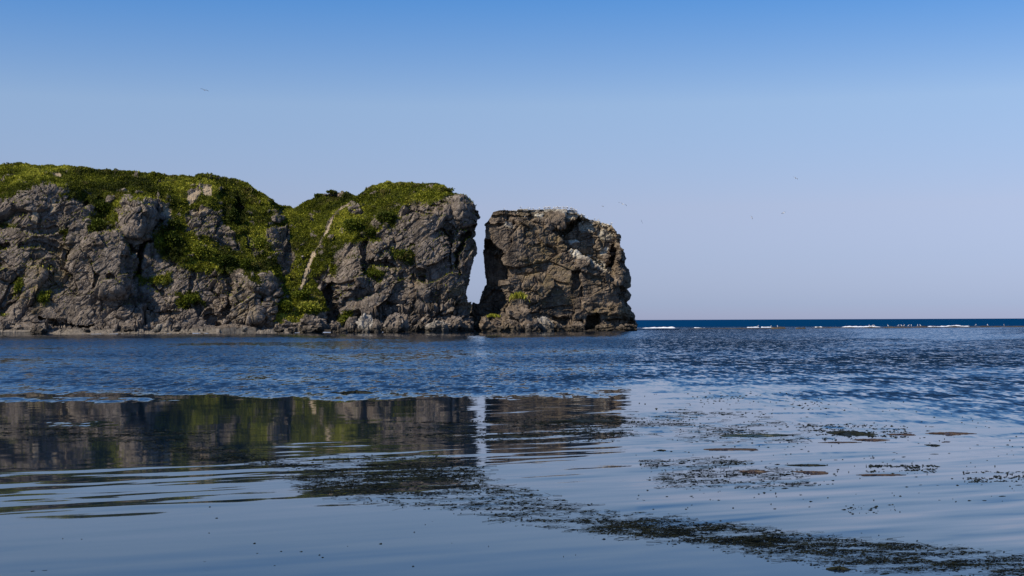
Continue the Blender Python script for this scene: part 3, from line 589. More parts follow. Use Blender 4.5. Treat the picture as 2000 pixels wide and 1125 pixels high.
def head_point(px, py):                   # nearest point of the headland's face to a photo pixel
    sub = HP[:330:3, ::3].reshape(-1, 3); qx = 1000 + FPX * sub[:, 0] / sub[:, 1]; qy = yh(qx) - FPX * (sub[:, 2] - CAM_H) / sub[:, 1]
    k = np.argmin((qx - px) ** 2 + (qy - py) ** 2); return sub[k]
def make_bush(loc, rx, ry, rz, tint, label, group=None, n=900, name='bush', leaf=0.42):
    root = empty(name, tuple(float(v) for v in loc)); tag(root, label, 'bush', group)
    k = 9; cs = rng.normal(0, 1, (k, 3)); cs /= np.linalg.norm(cs, axis=1)[:, None]; cs *= rng.uniform(0.25, 0.62, (k, 1)); cs[:, 2] = np.abs(cs[:, 2]) * 0.9
    r = rng.uniform(0.30, 0.50, k); w = rng.integers(0, k, n)
    d = rng.normal(0, 1, (n, 3)); d /= np.linalg.norm(d, axis=1)[:, None]
    u = cs[w] + d * (r[w] * rng.uniform(0.6, 1.08, n))[:, None]; B = u * np.array((rx, ry, rz)) + np.array((0, 0, rz * 0.25))
    t = tint + rng.normal(0, 0.11, n) + 0.28 * (r[w] - 0.4) / 0.1 * 0.4
    leaf_mesh('crown', B, d, rng.uniform(0.7, 1.3, n) * leaf, rng.uniform(0.5, 0.9, n) * leaf, t, 'leaf_bush', root, up=0.2, jit=0.6)
    V, Fs = [], []
    for s in range(4):
        a = rng.uniform(0, 6.28); tip = np.array((math.cos(a) * rx * 0.45, math.sin(a) * ry * 0.45, rz * 0.75)); b0 = tip * 0.08 - np.array((0, 0, rz * 0.5))
        i0 = len(V)
        for q, rad in ((b0, 0.09), ((b0 + tip) * 0.5 + rng.normal(0, 0.1, 3), 0.06), (tip, 0.02)):
            for m_ in range(5): V.append(q + rad * np.array((math.cos(m_ * 1.2566), math.sin(m_ * 1.2566), 0)))
        for lv in range(2):
            for m_ in range(5): Fs.append((i0 + lv * 5 + m_, i0 + lv * 5 + (m_ + 1) % 5, i0 + lv * 5 + 5 + (m_ + 1) % 5, i0 + lv * 5 + 5 + m_))
    mesh_obj('stem', V, Fs, 'stem', root)
    return root
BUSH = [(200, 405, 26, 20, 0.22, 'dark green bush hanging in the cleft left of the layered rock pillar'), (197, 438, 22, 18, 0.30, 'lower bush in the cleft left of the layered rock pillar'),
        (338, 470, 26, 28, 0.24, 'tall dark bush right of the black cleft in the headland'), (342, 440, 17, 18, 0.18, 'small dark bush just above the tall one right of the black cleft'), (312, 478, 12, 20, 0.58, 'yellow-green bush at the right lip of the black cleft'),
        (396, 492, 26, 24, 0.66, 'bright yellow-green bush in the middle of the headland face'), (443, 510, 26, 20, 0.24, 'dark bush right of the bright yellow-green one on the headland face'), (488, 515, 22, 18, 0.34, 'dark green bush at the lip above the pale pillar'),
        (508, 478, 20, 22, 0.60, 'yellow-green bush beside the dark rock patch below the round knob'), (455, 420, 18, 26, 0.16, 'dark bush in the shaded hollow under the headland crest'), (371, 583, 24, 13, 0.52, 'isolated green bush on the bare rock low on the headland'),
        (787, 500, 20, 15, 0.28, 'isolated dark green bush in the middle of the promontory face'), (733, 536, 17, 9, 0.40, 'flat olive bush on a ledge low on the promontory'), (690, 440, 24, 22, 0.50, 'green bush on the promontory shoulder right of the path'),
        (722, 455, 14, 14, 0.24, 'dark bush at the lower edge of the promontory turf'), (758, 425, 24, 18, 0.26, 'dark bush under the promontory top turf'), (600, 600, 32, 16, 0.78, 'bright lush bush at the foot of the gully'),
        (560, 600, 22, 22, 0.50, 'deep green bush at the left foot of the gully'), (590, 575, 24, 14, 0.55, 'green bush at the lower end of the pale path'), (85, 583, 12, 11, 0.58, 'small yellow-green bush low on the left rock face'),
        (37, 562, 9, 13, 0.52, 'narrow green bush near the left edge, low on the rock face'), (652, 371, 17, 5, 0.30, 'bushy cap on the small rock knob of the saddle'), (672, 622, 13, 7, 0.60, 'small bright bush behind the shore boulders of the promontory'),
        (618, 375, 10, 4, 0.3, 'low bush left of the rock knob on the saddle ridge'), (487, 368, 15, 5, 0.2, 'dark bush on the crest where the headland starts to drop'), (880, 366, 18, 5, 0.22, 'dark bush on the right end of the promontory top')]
for (bx, by, w, h, t, lab) in BUSH:
    q = head_point(bx, by + h * 0.45); s = q[1] / FPX
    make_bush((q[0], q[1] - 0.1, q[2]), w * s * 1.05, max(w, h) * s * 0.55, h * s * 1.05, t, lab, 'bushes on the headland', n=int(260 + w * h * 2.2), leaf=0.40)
# dry stalks on the crest
for sx, lab in ((398, 'left of two dry stalks standing on the headland crest'), (403, 'right of two dry stalks standing on the headland crest')):
    q = head_point(sx, 347); root = empty('dry_stalk', (float(q[0]), float(q[1]), float(q[2]) - 0.2)); tag(root, lab, 'plant', 'dry stalks on the crest')
    n = 26; h = rng.uniform(0.2, 1.3, n); B = np.stack([rng.normal(0, 0.07, n), rng.normal(0, 0.07, n), h], 1)
    leaf_mesh('seed_head', B, np.tile((0, 0, 1.0), (n, 1)), np.full(n, 0.22), np.full(n, 0.1), np.full(n, 0.2), 'leaf_bush', root)
    a = np.arange(5) * 1.2566; V = np.concatenate([np.stack([np.cos(a) * r, np.sin(a) * r, a * 0 + z], 1) for r, z in ((0.05, -0.2), (0.03, 1.35))])
    mesh_obj('stem', V, [(i, (i + 1) % 5, 5 + (i + 1) % 5, 5 + i) for i in range(5)], 'stem', root)

# ---------------------------------------------------------------- boulders
def make_boulder(px, pyb, w, h, Y, label, mat='rock_grey', lean=0.0, seed=0, dr=0.8, rough=1.0, group='boulders along the shore', name='boulder', flat=1.0):
    bm = bmesh.new(); bmesh.ops.create_icosphere(bm, subdivisions=5 if w > 26 else 4, radius=1.0)
    V = np.array([v.co[:] for v in bm.verts], np.float32); Fc = np.array([[v.index for v in f.verts] for f in bm.faces], np.int32); bm.free()
    s = Y / FPX; rx, rz = w * s * 0.5, h * s
    V = np.sign(V) * np.abs(V) ** 0.8
    off = seed * 13.7
    b, g = blocks(V * 0.95 + off); V2 = V * (1 + 0.42 * b * rough)[:, None]
    b2, g2 = blocks(V * 2.6 + off + 5); V2 = V2 * (1 + 0.15 * b2 - 0.05 * (1 - smooth(0, 0.15, g2)))[:, None] * (1 + 0.10 * fbm(V * 3.0 + off, 4))[:, None]
    V2[:, 2] -= np.percentile(V2[:, 2], 22)
    V2[:, 0] += lean * V2[:, 2]
    mx = np.abs(V2[:, 0]).max(); V2[:, 0] *= rx / mx; V2[:, 2] *= rz / V2[:, 2].max(); V2[:, 1] *= rx * dr / np.abs(V2[:, 1]).max()
    x, y, z = w3(px, pyb, Y)
    o = mesh_obj(name, V2, Fc, mat); o.location = (x, Y, max(z, -0.15)); attr_c(o, 'cover', np.zeros((len(V2), 4)))
    tag(o, label, 'boulder', group); return o
BOULD = [(606, 648, 66, 32, 303, 'long dark boulder at the foot of the green gully', 'rock_grey', 0.15, 1), (655, 648, 34, 22, 305, 'low angular boulder right of the long dark one', 'rock_grey', 0, 2),
         (683, 647, 30, 30, 307, 'wedge of broken rock with a pale tip beside the cream boulder', 'rock_grey', 0.3, 3), (716, 648, 46, 37, 306, 'tall cream-coloured boulder split down its middle, below the promontory', 'rock_pale', 0.1, 4),
         (737, 648, 26, 26, 305, 'dark rock leaning on the cream boulder', 'rock_grey', -0.2, 5), (770, 648, 60, 38, 305, 'big pyramid-shaped grey boulder at the promontory foot', 'rock_grey', 0.1, 6),
         (672, 649, 18, 9, 302, 'small flat rock at the water below the pale-tipped wedge', 'rock_grey', 0, 7), (700, 649, 16, 8, 302, 'small rock at the water left of the cream boulder', 'rock_grey', 0, 8),
         (850, 648, 56, 22, 308, 'low slanting slab of rock under the promontory', 'rock_pale', 0.4, 9), (880, 648, 50, 32, 310, 'sloping boulder at the right foot of the promontory', 'rock_grey', 0.3, 10), (906, 648, 40, 24, 312, 'knobbly boulder at the promontory corner beside the gap', 'rock_grey', 0, 11),
         (940, 647, 70, 57, 334, 'dark rock mass blocking the bottom of the gap', 'rock_brown', -0.1, 12), (960, 647, 50, 32, 312, 'rounded boulder with a green tuft at the gap', 'rock_brown', 0, 13),
         (1010, 646, 76, 66, 315, 'tall rock pillar with a grassy top leaning on the stack', 'rock_brown', 0.05, 14), (1000, 647, 46, 24, 311, 'rough boulder below the grass-topped pillar', 'rock_brown', 0, 15), (1036, 647, 36, 24, 310, 'smooth tilted boulder right of the grass-topped pillar', 'rock_grey', 0.6, 16),
         (1066, 647, 40, 30, 312, 'pale rough boulder at the middle of the stack foot', 'rock_pale', -0.2, 17), (1090, 647, 56, 26, 313, 'long boulder sloping down to the right at the stack foot', 'rock_brown', -0.6, 18), (1125, 647, 44, 16, 315, 'low boulder left of the little cave in the stack', 'rock_brown', 0, 19),
         (1178, 646, 44, 14, 318, 'flat wet boulder right of the little cave in the stack', 'rock_brown', 0, 20), (1222, 645, 46, 13, 321, 'flat rock at the right foot of the stack', 'rock_brown', 0, 21),
         (76, 651, 34, 20, 292, 'rounded boulder on the gravel beach at the far left', 'rock_grey', 0, 22), (36, 650, 26, 16, 294, 'boulder left of the rounded one on the gravel beach', 'rock_grey', 0.1, 23), (6, 650, 30, 24, 294, 'boulder cut by the left picture edge on the beach', 'rock_grey', 0, 24),
         (170, 648, 16, 7, 292, 'small lone rock on the middle of the gravel beach', 'rock_grey', 0, 25), (308, 646, 18, 14, 297, 'pale upright stone at the foot of the headland', 'rock_pale', 0.2, 26), (345, 645, 20, 12, 298, 'grey stone right of the pale upright stone', 'rock_grey', 0, 27), (250, 646, 26, 10, 296, 'low slab left of the pale upright stone', 'rock_grey', 0, 28),
         (545, 647, 22, 9, 300, 'small rock at the right end of the gravel beach', 'rock_grey', 0, 29), (478, 646, 14, 7, 299, 'small stone under the pale pillar of the headland', 'rock_pale', 0, 30), (572, 648, 22, 10, 301, 'low rock at the left of the long dark boulder', 'rock_grey', 0, 31)]
for bp in BOULD: make_boulder(*bp[:6], mat=bp[6], lean=bp[7], seed=bp[8])
def tuft(px, py, Y, w, h, tint, label):
    x, y, z = w3(px, py, Y); s = Y / FPX; n = 320
    root = empty('grass_tuft', (x, y, z)); tag(root, label, 'grass', 'grass tufts on the stack boulders')
    B = np.stack([rng.normal(0, w * s * 0.24, n), rng.normal(0, w * s * 0.22, n), rng.uniform(0, 0.3, n) * h * s], 1)
    B[:, 2] -= (B[:, 0] / (w * s)) ** 2 * h * s
    leaf_mesh('blades', B, np.tile((0, 0, 1.0), (n, 1)), rng.uniform(0.5, 0.9, n) * h * s, rng.uniform(0.15, 0.3, n), tint + rng.normal(0, 0.15, n), 'leaf_turf', root, up=0.6, jit=0.45)['kind'] = 'stuff'
tuft(1013, 584, 315, 30, 15, 0.70, 'yellow-green grass tuft on the tall rock pillar at the stack')
tuft(962, 619, 312, 24, 7, 0.72, 'small grass tuft on the rounded boulder at the gap')

# ---------------------------------------------------------------- gulls
def gull_mesh(flying):
    ring = 10; V, Fs, mi = [], [], []
    if flying: spine = [(-0.30, 0, 0.0, 0.012, 0.05), (-0.22, 0, 0.0, 0.03, 0.06), (-0.10, 0, 0, 0.06, 0.065), (0.05, 0, 0, 0.075, 0.075), (0.15, 0, 0.01, 0.055, 0.055), (0.21, 0, 0.02, 0.045, 0.042), (0.26, 0, 0.02, 0.036, 0.03), (0.29, 0, 0.015, 0.012, 0.012), (0.34, 0, 0.005, 0.006, 0.006)]
    else: spine = [(-0.30, 0, 0.20, 0.012, 0.03), (-0.20, 0, 0.23, 0.04, 0.06), (-0.08, 0, 0.26, 0.085, 0.085), (0.05, 0, 0.29, 0.095, 0.09), (0.13, 0, 0.35, 0.07, 0.065), (0.16, 0, 0.42, 0.05, 0.046), (0.18, 0, 0.47, 0.05, 0.045), (0.23, 0, 0.475, 0.028, 0.024), (0.30, 0, 0.455, 0.007, 0.006)]
    for (x, y, z, rz, ry) in spine:
        for k in range(ring):
            a = 2 * math.pi * k / ring; V.append((x, y + math.cos(a) * ry, z + math.sin(a) * rz))
    ns_ = len(spine)
    for s in range(ns_ - 1):
        for k in range(ring):
            Fs.append((s * ring + k, s * ring + (k + 1) % ring, (s + 1) * ring + (k + 1) % ring, (s + 1) * ring + k))
            a = 2 * math.pi * (k + 0.5) / ring
            mi.append(3 if s == ns_ - 2 else 1 if (not flying and s in (0, 1, 2) and math.sin(a) > 0.0) else 0)
    Fs.append(tuple(range(ring))); mi.append(0)
    if flying:
        for sd in (-1, 1):
            i0 = len(V)
            prof = [(0.05, 0.12, -0.10, 0.02), (0.28, 0.15, -0.04, 0.12), (0.48, 0.10, -0.06, 0.09), (0.66, -0.06, -0.12, 0.0)]
            for (yy, xl, xt, zz) in prof: V += [(xl, sd * yy, zz + 0.012), (xt, sd * yy, zz + 0.004), (xl, sd * yy, zz - 0.012), (xt, sd * yy, zz - 0.004)]
            for s in range(3):
                a = i0 + s * 4; b = a + 4; tip = 2 if s == 2 else None
                for f, m_ in (((a, a + 1, b + 1, b), 1), ((a + 2, b + 2, b + 3, a + 3), 0), ((a, b, b + 2, a + 2), 0), ((a + 1, a + 3, b + 3, b + 1), 1)):
                    Fs.append(f); mi.append(tip if tip is not None else m_)
            Fs.append((i0 + 12, i0 + 13, i0 + 15, i0 + 14)); mi.append(2)
    else:
        for sd in (-1, 1):
            i0 = len(V)
            for (x, z, r) in ((0.02, 0.22, 0.012), (0.01, 0.10, 0.008), (0.02, 0.0, 0.008)):
                V += [(x + r * math.cos(a), sd * 0.035 + r * math.sin(a), z) for a in (0, 1.57, 3.14, 4.71)]
            for s in range(2):
                for k in range(4): Fs.append((i0 + s * 4 + k, i0 + s * 4 + (k + 1) % 4, i0 + s * 4 + 4 + (k + 1) % 4, i0 + s * 4 + 4 + k)); mi.append(3)
            V += [(0.0, sd * 0.035, 0.004), (0.08, sd * 0.035 - 0.03, 0.002), (0.08, sd * 0.035 + 0.03, 0.002)]; j = len(V); Fs.append((j - 3, j - 2, j - 1)); mi.append(3)
            # folded wing tips, black
            i0 = len(V); V += [(-0.12, sd * 0.06, 0.29), (-0.36, sd * 0.02, 0.215), (-0.14, sd * 0.085, 0.24), (-0.34, sd * 0.03, 0.20)]
            Fs.append((i0, i0 + 1, i0 + 3, i0 + 2)); mi.append(2)
    o = mesh_obj('gull', V, Fs, ['gull_white', 'gull_grey', 'gull_black', 'gull_beak'], smooth_f=True, mat_idx=mi)
    COL.objects.unlink(o); return o
G_STAND, G_FLY = gull_mesh(False), gull_mesh(True)
def gull(src, loc, rot, label, group, sc=1.0):
    o = src.copy(); COL.objects.link(o); o.location = tuple(float(v) for v in loc); o.rotation_euler = rot; o.scale = (sc,) * 3
    return tag(o, label, 'gull', group)
for (gx, gy, Y, rot, lab, sc) in ((401, 176, 250, (0.25, 0.05, 1.9), 'gull flying high above the headland in the upper left sky', 1.1), (1217, 399, 290, (-0.35, 0.1, -1.3), 'gull flying just right of the stack top', 1.15),
                                  (1555, 348, 330, (0.5, 0, 0.6), 'upper of two gulls flying in the right sky', 0.9), (1531, 416, 330, (-0.3, 0, 2.4), 'lower of two gulls flying in the right sky', 1.0),
                                  (1178, 403, 420, (0.2, 0, 0.4), 'tiny distant gull left of the gull beside the stack top', 0.8), (1254, 433, 420, (1.1, 0, 1.2), 'tiny distant gull low in the sky right of the stack', 0.8), (1469, 425, 430, (0.9, 0, 0.3), 'faint distant gull left of the two in the right sky', 0.8)):
    gull(G_FLY, w3(gx, gy, Y), rot, lab, 'gulls in flight', sc * (1.0 if gx < 500 else 1.3))
S_front = SP[:, 66:-66]
def stack_top_gulls():
    row = SP[270:300, 66:-66]; k = 0                                        # the strip just behind the front rim
    for i in range(62):
        px = random.choice([random.uniform(1040, 1150), random.uniform(975, 1200), random.uniform(1060, 1130)])
        qx = 1000 + FPX * row[0, :, 0] / row[0, :, 1]; j = int(np.argmin(np.abs(qx - px))); r = random.randint(0, 3); q = row[r, j]
        near = row[max(r - 2, 0):r + 3, max(j - 2, 0):j + 3, 2].max()
        gull(G_STAND, (q[0], q[1], near - 0.02), (0, 0, random.uniform(0, 6.28)), ('small white gull on the left part of the stack top' if px < 1040 else 'small white gull in the crowd along the middle of the stack top' if px < 1135 else 'small white gull on the sloping right end of the stack top'), 'gulls on the stack top', random.uniform(1.0, 1.25))
    for (px, py, lab) in ((1026, 426, 'gull resting on the stack face below the left of the flock'), (1004, 437, 'gull beside the pale ledge on the upper left of the stack'), (1099, 464, 'gull on the dark overhang near the middle of the stack'), (1138, 437, 'gull under the flock at the shaded cleft'),
                          (1177, 445, 'gull on the upper right shoulder of the stack'), (1188, 489, 'gull at the white patch on the right of the stack'), (1123, 513, 'gull at the left end of the diagonal ledge'), (1176, 519, 'gull on the right part of the diagonal ledge')):
        sub = SP[:270, 66:-66].reshape(-1, 3); qx = 1000 + FPX * sub[:, 0] / sub[:, 1]; qy = yh(qx) - FPX * (sub[:, 2] - CAM_H) / sub[:, 1]
        q = sub[np.argmin((qx - px) ** 2 + (qy - py) ** 2)]; gull(G_STAND, (q[0], q[1] - 0.22, q[2] - 0.02), (0, 0, random.uniform(-2.2, -0.9)), lab, 'gulls on the stack face', 1.1)
stack_top_gulls()

# ---------------------------------------------------------------- reef, surf
def strip_mesh(name, px0, px1, py, depth, height, mat, seed, Yc=None, label='', kind=None, cat=None, group=None, foam=False):
    Y = Yc; xa, xb = (px0 - 1000) / FPX * Y, (px1 - 1000) / FPX * Y; nx = max(24, int((xb - xa) / 0.35)); ny = 12
    X, T = np.meshgrid(np.linspace(xa, xb, nx), np.linspace(-1, 1, ny), indexing='ij'); x, t = X.ravel(), T.ravel(); q = np.stack([x, t * 3, x * 0 + seed * 7], 1)
    f = (x - xa) / (xb - xa); end = np.minimum(1, np.minimum(f, 1 - f) * 9) ** 0.6
    wid = depth * (0.55 + 0.6 * fbm(q * np.array((0.10, 0, 1)), 3) + 0.25) * end
    z = height * end * (1 - t * t) * (np.clip(0.40 + 2.2 * fbm(q * np.array((0.22, 0.4, 1)), 4), 0.0, 2) if foam else 1.1 * np.clip(0.55 + 1.1 * fbm(q * np.array((0.35, 0.4, 1)), 4), 0.0, 2)) - 0.05
    y = t * wid + 2.0 * fbm(q * np.array((0.05, 0, 1)) + 3, 2)
    o = mesh_obj(name, np.stack([x - (xa + xb) / 2, y, z], 1), np.array([[i * ny + j, (i + 1) * ny + j, (i + 1) * ny + j + 1, i * ny + j + 1] for i in range(nx - 1) for j in range(ny - 1)]), mat, smooth_f=foam)
    o.location = ((xa + xb) / 2, Y, 0); tag(o, label, cat, group, kind); return o
for i, (a, b, Y, d, h, lab) in enumerate(((1236, 1330, 372, 6, 0.35, 'low wet reef ledge joining the stack at the waterline'), (1340, 1520, 385, 7, 0.30, 'low dark reef ledge left of the tan rocks'), (1505, 1535, 372, 3, 0.75, 'tan rock hump standing on the reef'), (1553, 1573, 372, 3, 0.7, 'small tan rock right of the tan hump on the reef'),
                                            (1580, 1780, 392, 7, 0.45, 'reef ledge with gulls at its left end'), (1740, 1950, 402, 8, 0.5, 'long reef ledge with gulls behind a white breaker'), (1925, 2120, 408, 8, 0.45, 'reef ledge running out of the right edge'))):
    strip_mesh('reef_ledge', a, b, 0, d, h, 'reef', i + 1, Y, lab, None, 'rock', 'reef ledges beyond the bay')
for i, (a, b, Y, h, lab) in enumerate(((1252, 1320, 425, 0.45, 'white breaker just right of the stack'), (1458, 1484, 440, 0.42, 'short white breaker, left of two behind the tan rocks'), (1486, 1508, 440, 0.4, 'short white breaker, right of two behind the tan rocks'), (1643, 1722, 446, 0.38, 'thin white breaker behind the reef gulls'), (1808, 1898, 450, 0.5, 'longest white breaker behind the right reef'), (1355, 1378, 432, 0.3, 'faint small breaker between the stack and the tan rocks'), (1592, 1606, 440, 0.3, 'tiny breaker right of the small tan rock'))):
    strip_mesh('surf', a, b, 0, 3.0, h, 'foam', 20 + i, Y, lab, None, 'wave', 'breakers on the reef', True)
for gx, Y, lab in ((1697, 391, 'tiny white gull in the trio on the reef behind the thin breaker'), (1702, 391, 'tiny white gull in the trio on the reef behind the thin breaker'), (1707, 392, 'tiny white gull in the trio on the reef behind the thin breaker'), (1734, 393, 'lone tiny gull on the reef just right of the trio'),
                   (1753, 399, 'tiny gull in the row left of the longest breaker'), (1760, 400, 'tiny gull in the row left of the longest breaker'), (1764, 400, 'tiny gull in the row left of the longest breaker'), (1773, 398, 'tiny gull in the row left of the longest breaker'), (1779, 401, 'tiny gull in the row left of the longest breaker'), (1791, 400, 'tiny gull in the row left of the longest breaker'), (1797, 399, 'tiny gull in the row left of the longest breaker'),
                   (1904, 404, 'tiny gull at the right end of the longest breaker'), (1928, 406, 'tiny gull on the reef between the longest breaker and the last gull'), (1960, 408, 'tiny gull farthest right on the reef'), (1518, 372, 'tiny gull standing on the tan rock hump of the reef'), (1505, 373, 'tiny gull at the left foot of the tan rock hump'), (1479, 386, 'tiny gull on the reef left of the tan rock hump')):
    gull(G_STAND, ((gx - 1000) / FPX * Y, Y - 0.5, 0.25), (0, 0, random.uniform(0, 6.28)), lab, 'gulls on the reef', 1.3)

# ---------------------------------------------------------------- floating weed
def weed_bits():
    bands = [([(520, 903), (640, 897), (800, 888), (930, 896), (1000, 950), (1200, 1000), (1400, 1018), (1600, 1045), (1800, 1066), (2020, 1088), (2020, 1135), (1800, 1118), (1650, 1112), (1500, 1086), (1350, 1064), (1200, 1046), (1000, 1020), (850, 992), (700, 976), (600, 962)], 8200, 0.02),
             ([(1130, 1012), (1300, 1014), (1420, 1030), (1560, 1060), (1460, 1072), (1300, 1052), (1160, 1040)], 3000, -0.05), ([(1420, 1045), (1700, 1055), (2010, 1092), (2010, 1125), (1700, 1106), (1480, 1080)], 3200, -0.05),
             ([(560, 925), (700, 905), (930, 905), (960, 950), (850, 965), (700, 970), (600, 955)], 2600, -0.1),
             ([(0, 838), (160, 835), (420, 848), (400, 866), (150, 862), (0, 858)], 900, 0.05), ([(270, 866), (480, 880), (560, 905), (520, 915), (330, 890)], 800, 0.05), ([(800, 828), (1000, 822), (1240, 810), (1240, 850), (1100, 866), (900, 862), (780, 845)], 2400, 0.02),
             ([(1230, 800), (1420, 798), (1600, 830), (1560, 866), (1400, 862), (1240, 850)], 1100, 0.05), ([(1240, 890), (1420, 896), (1560, 925), (1580, 955), (1300, 950)], 1200, 0.02), ([(1330, 764), (1600, 765), (1620, 800), (1340, 785)], 260, 0.06),
             ([(1560, 826), (1780, 836), (1780, 860), (1600, 860)], 700, 0.02), ([(1690, 908), (1830, 912), (1820, 925), (1700, 925)], 380, 0.0), ([(1880, 925), (2010, 920), (2010, 945), (1890, 945)], 320, 0.0), ([(1640, 990), (1760, 985), (1760, 1000), (1650, 1004)], 60, -0.2), ([(1240, 760), (2010, 800), (2010, 980), (1240, 1000)], 600, 0.0), ([(0, 990), (700, 990), (1100, 1060), (1300, 1125), (0, 1125)], 45, -0.5)]
    V, Fs, nv = [], [], 0
    for poly, n, thr in bands:
        P_ = np.array(poly, np.float32); xs_, ys_, got = [], [], 0
        while got < n * 0.62:
            m = 20000; x = rng.uniform(P_[:, 0].min(), P_[:, 0].max(), m).astype(np.float32); y = rng.uniform(P_[:, 1].min(), P_[:, 1].max(), m).astype(np.float32)
            sd = poly_sd(x, y, poly); f = fbm(np.stack([x / 150, y / 6, x * 0 + 2], 1), 3) + 0.5 * fbm(np.stack([x / 22, y / 4, x * 0 + 8], 1), 2)
            ok = (sd + rng.normal(0, 5, m) > 0) & (f > thr + rng.normal(0, 0.10, m)); xs_.append(x[ok]); ys_.append(y[ok]); got += int(ok.sum())
        x = np.concatenate(xs_)[:int(n * 0.62)]; y = np.concatenate(ys_)[:int(n * 0.62)]
        gx, gy = ground(x, y); s_ = (gy / 20.0) ** 0.8; cl = rng.random(len(x)) < (0.45 if n > 720 else 1.1)
        g, h, s1 = gx[cl], gy[cl], s_[cl]; c_n, k = len(g), 7                   # small ragged clumps
        an = np.arange(k)[None] * (2 * math.pi / k) + rng.uniform(0, 0.9, (c_n, 1)); r = rng.uniform(0.3, 1.0, (c_n, k)); big_ = np.exp(rng.normal(0, 0.45, (c_n, 1)))
        dx = np.cos(an) * r * 0.024 * big_ * s1[:, None]; dy = np.sin(an) * r * 0.017 * big_ * s1[:, None]
        ringv = np.stack([g[:, None] + dx + dy * 0.2, h[:, None] + dy + dx * rng.normal(0.15, 0.3, (c_n, 1)), np.full((c_n, k), 0.002)], 2)
        mid_ = np.stack([g, h, rng.uniform(0.003, 0.014, c_n) * s1], 1)[:, None]
        V.append(np.concatenate([ringv, mid_], 1).reshape(-1, 3)); o0 = nv + np.arange(c_n)[:, None] * 8
        for i in range(k): Fs.append(np.concatenate([o0 + i, o0 + (i + 1) % k, o0 + k], 1))
        nv += c_n * 8
        g, h, s1 = gx[~cl], gy[~cl], s_[~cl]; c_n = len(g)                      # blades lying on the water, some tips lifted
        L = rng.uniform(0.05, 0.24, c_n) * s1; an = rng.normal(0.1, 0.4, c_n) + np.where(rng.random(c_n) < 0.5, math.pi, 0); w = rng.uniform(0.002, 0.005, c_n) * s1
        d = np.stack([np.cos(an), np.sin(an)], 1); nm = np.stack([-d[:, 1], d[:, 0]], 1); lift = rng.uniform(0.0, 0.03, c_n) * s1 * (rng.random(c_n) < 0.45); rows_ = []
        for t_, ww, zz in ((0, 0.5, 0.003 + lift * 0), (0.5, 1.0, 0.005 + lift * 0.5), (1, 0.2, 0.004 + lift)):
            c = np.stack([g, h], 1) + d * (L * t_)[:, None] + nm * (L * 0.15 * t_ * t_)[:, None]
            rows_ += [np.concatenate([c + nm * (w * ww)[:, None], zz[:, None]], 1), np.concatenate([c - nm * (w * ww)[:, None], (zz + w * 0.9)[:, None]], 1)]
        V.append(np.stack(rows_, 1).reshape(-1, 3)); o0 = nv + np.arange(c_n)[:, None] * 6
        for tri in ((0, 1, 3), (0, 3, 2), (2, 3, 5), (2, 5, 4)): Fs.append(np.concatenate([o0 + t for t in tri], 1))
        nv += c_n * 6
    Fs = np.concatenate(Fs)
    o = mesh_obj('seaweed', np.concatenate(V), Fs, 'weed_dark'); tag(o, 'dark floating seaweed drifting in ragged bands on the calm water', 'seaweed', kind='stuff')
weed_bits()
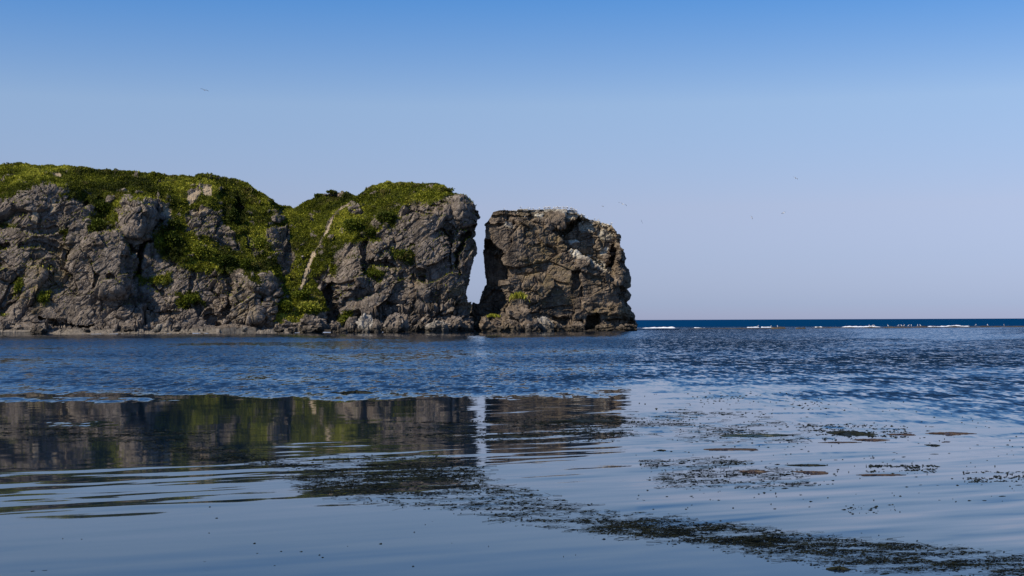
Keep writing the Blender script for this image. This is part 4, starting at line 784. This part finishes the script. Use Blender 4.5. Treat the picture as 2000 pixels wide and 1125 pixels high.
def kelp(px, py, w, h, mat, label, seed, lift=0.02, name='kelp_mat'):
    gx, gy = ground(px, py); rx = w * 0.5 / FPX * gy; dY = gy * gy / (CAM_H * FPX); ry = h * 0.5 * dY
    nr_, na = 14, 72; V = [(0, 0, lift)]; Fs = []
    for r in range(1, nr_ + 1):
        a = np.arange(na) / na * 2 * math.pi; q = np.stack([np.cos(a) * 1.7, np.sin(a) * 1.7, a * 0 + seed * 3.1], 1); rad = r / nr_ * np.clip(0.9 + 1.2 * fbm(q * 1.4, 3) + 1.3 * fbm(q * 6, 3), 0.12, 2)
        X = np.cos(a) * rad * rx; Y_ = np.sin(a) * rad * ry; f = r / nr_
        z = lift * (1 - f ** 2) * (0.6 + 1.2 * np.abs(fbm(np.stack([X / rx * 4, Y_ / ry * 4, X * 0 + seed], 1), 3))) + 0.003 - 0.02 * (f > 0.99)
        V += list(zip(X, Y_, z))
    Fs = [(0, 1 + i, 1 + (i + 1) % na) for i in range(na)] + [(1 + r * na + i, 1 + (r + 1) * na + i, 1 + (r + 1) * na + (i + 1) % na, 1 + r * na + (i + 1) % na) for r in range(nr_ - 1) for i in range(na)]
    o = mesh_obj(name, V, Fs, mat); o.location = (float(gx), float(gy), 0); tag(o, label, 'seaweed', 'mats of kelp on the bay')
for i, (px, py, w, h, mt, lab, lf) in enumerate(((1422, 878, 110, 6, 'weed_brown', 'long brown kelp mat left of the dark mats in the bay', 0.02), (1852, 847, 80, 6, 'weed_brown', 'brown kelp mat farthest right in the bay', 0.03), (1758, 849, 50, 5, 'weed_brown', 'brown kelp mat left of the farthest right one', 0.02), (1700, 859, 60, 5, 'weed_brown', 'brown kelp mat below the dark purple mat', 0.02), (1640, 864, 60, 3, 'weed_brown', 'thin brown kelp streak below the dark purple mat', 0.01),
                                                   (1470, 921, 50, 6, 'weed_brown', 'small brown kelp patch under the long brown mat', 0.02), (1580, 922, 56, 4, 'weed_brown', 'brown kelp patch just below the floating dark stick of weed', 0.015), (1715, 928, 80, 4, 'weed_brown', 'brown kelp streak in the lower right of the bay', 0.015), (1655, 847, 76, 9, 'weed_dark', 'dark humped kelp mat between brown patches', 0.05), (1478, 851, 120, 6, 'weed_green', 'dark green kelp mat left of the humped one', 0.03),
                                                   (1575, 909, 74, 2.5, 'weed_dark', 'thin dark stick of weed afloat in the right of the bay', 0.02), (695, 768, 62, 2.0, 'weed_dark', 'lone dark clump of weed afloat before the headland reflection', 0.09), (654, 767, 14, 1.2, 'weed_dark', 'small scrap of weed left of the lone dark clump', 0.03), (1130, 822, 110, 6, 'weed_dark', 'dark kelp mat in the reflection of the stack', 0.02), (990, 853, 120, 5, 'weed_dark', 'dark kelp mat under the bright gap reflection', 0.02), (1638, 1112, 34, 5, 'weed_dark', 'small dark clump of weed near the bottom right', 0.03), (1822, 870, 22, 3, 'weed_dark', 'tiny dark weed clump below the right brown mats', 0.02), (1290, 880, 14, 3, 'weed_dark', 'tiny dark weed clump right of the stack reflection', 0.02))):
    kelp(px, py, w, h * (0.6 if mt == 'weed_brown' else 0.9), mt, lab, i + 1, lf)
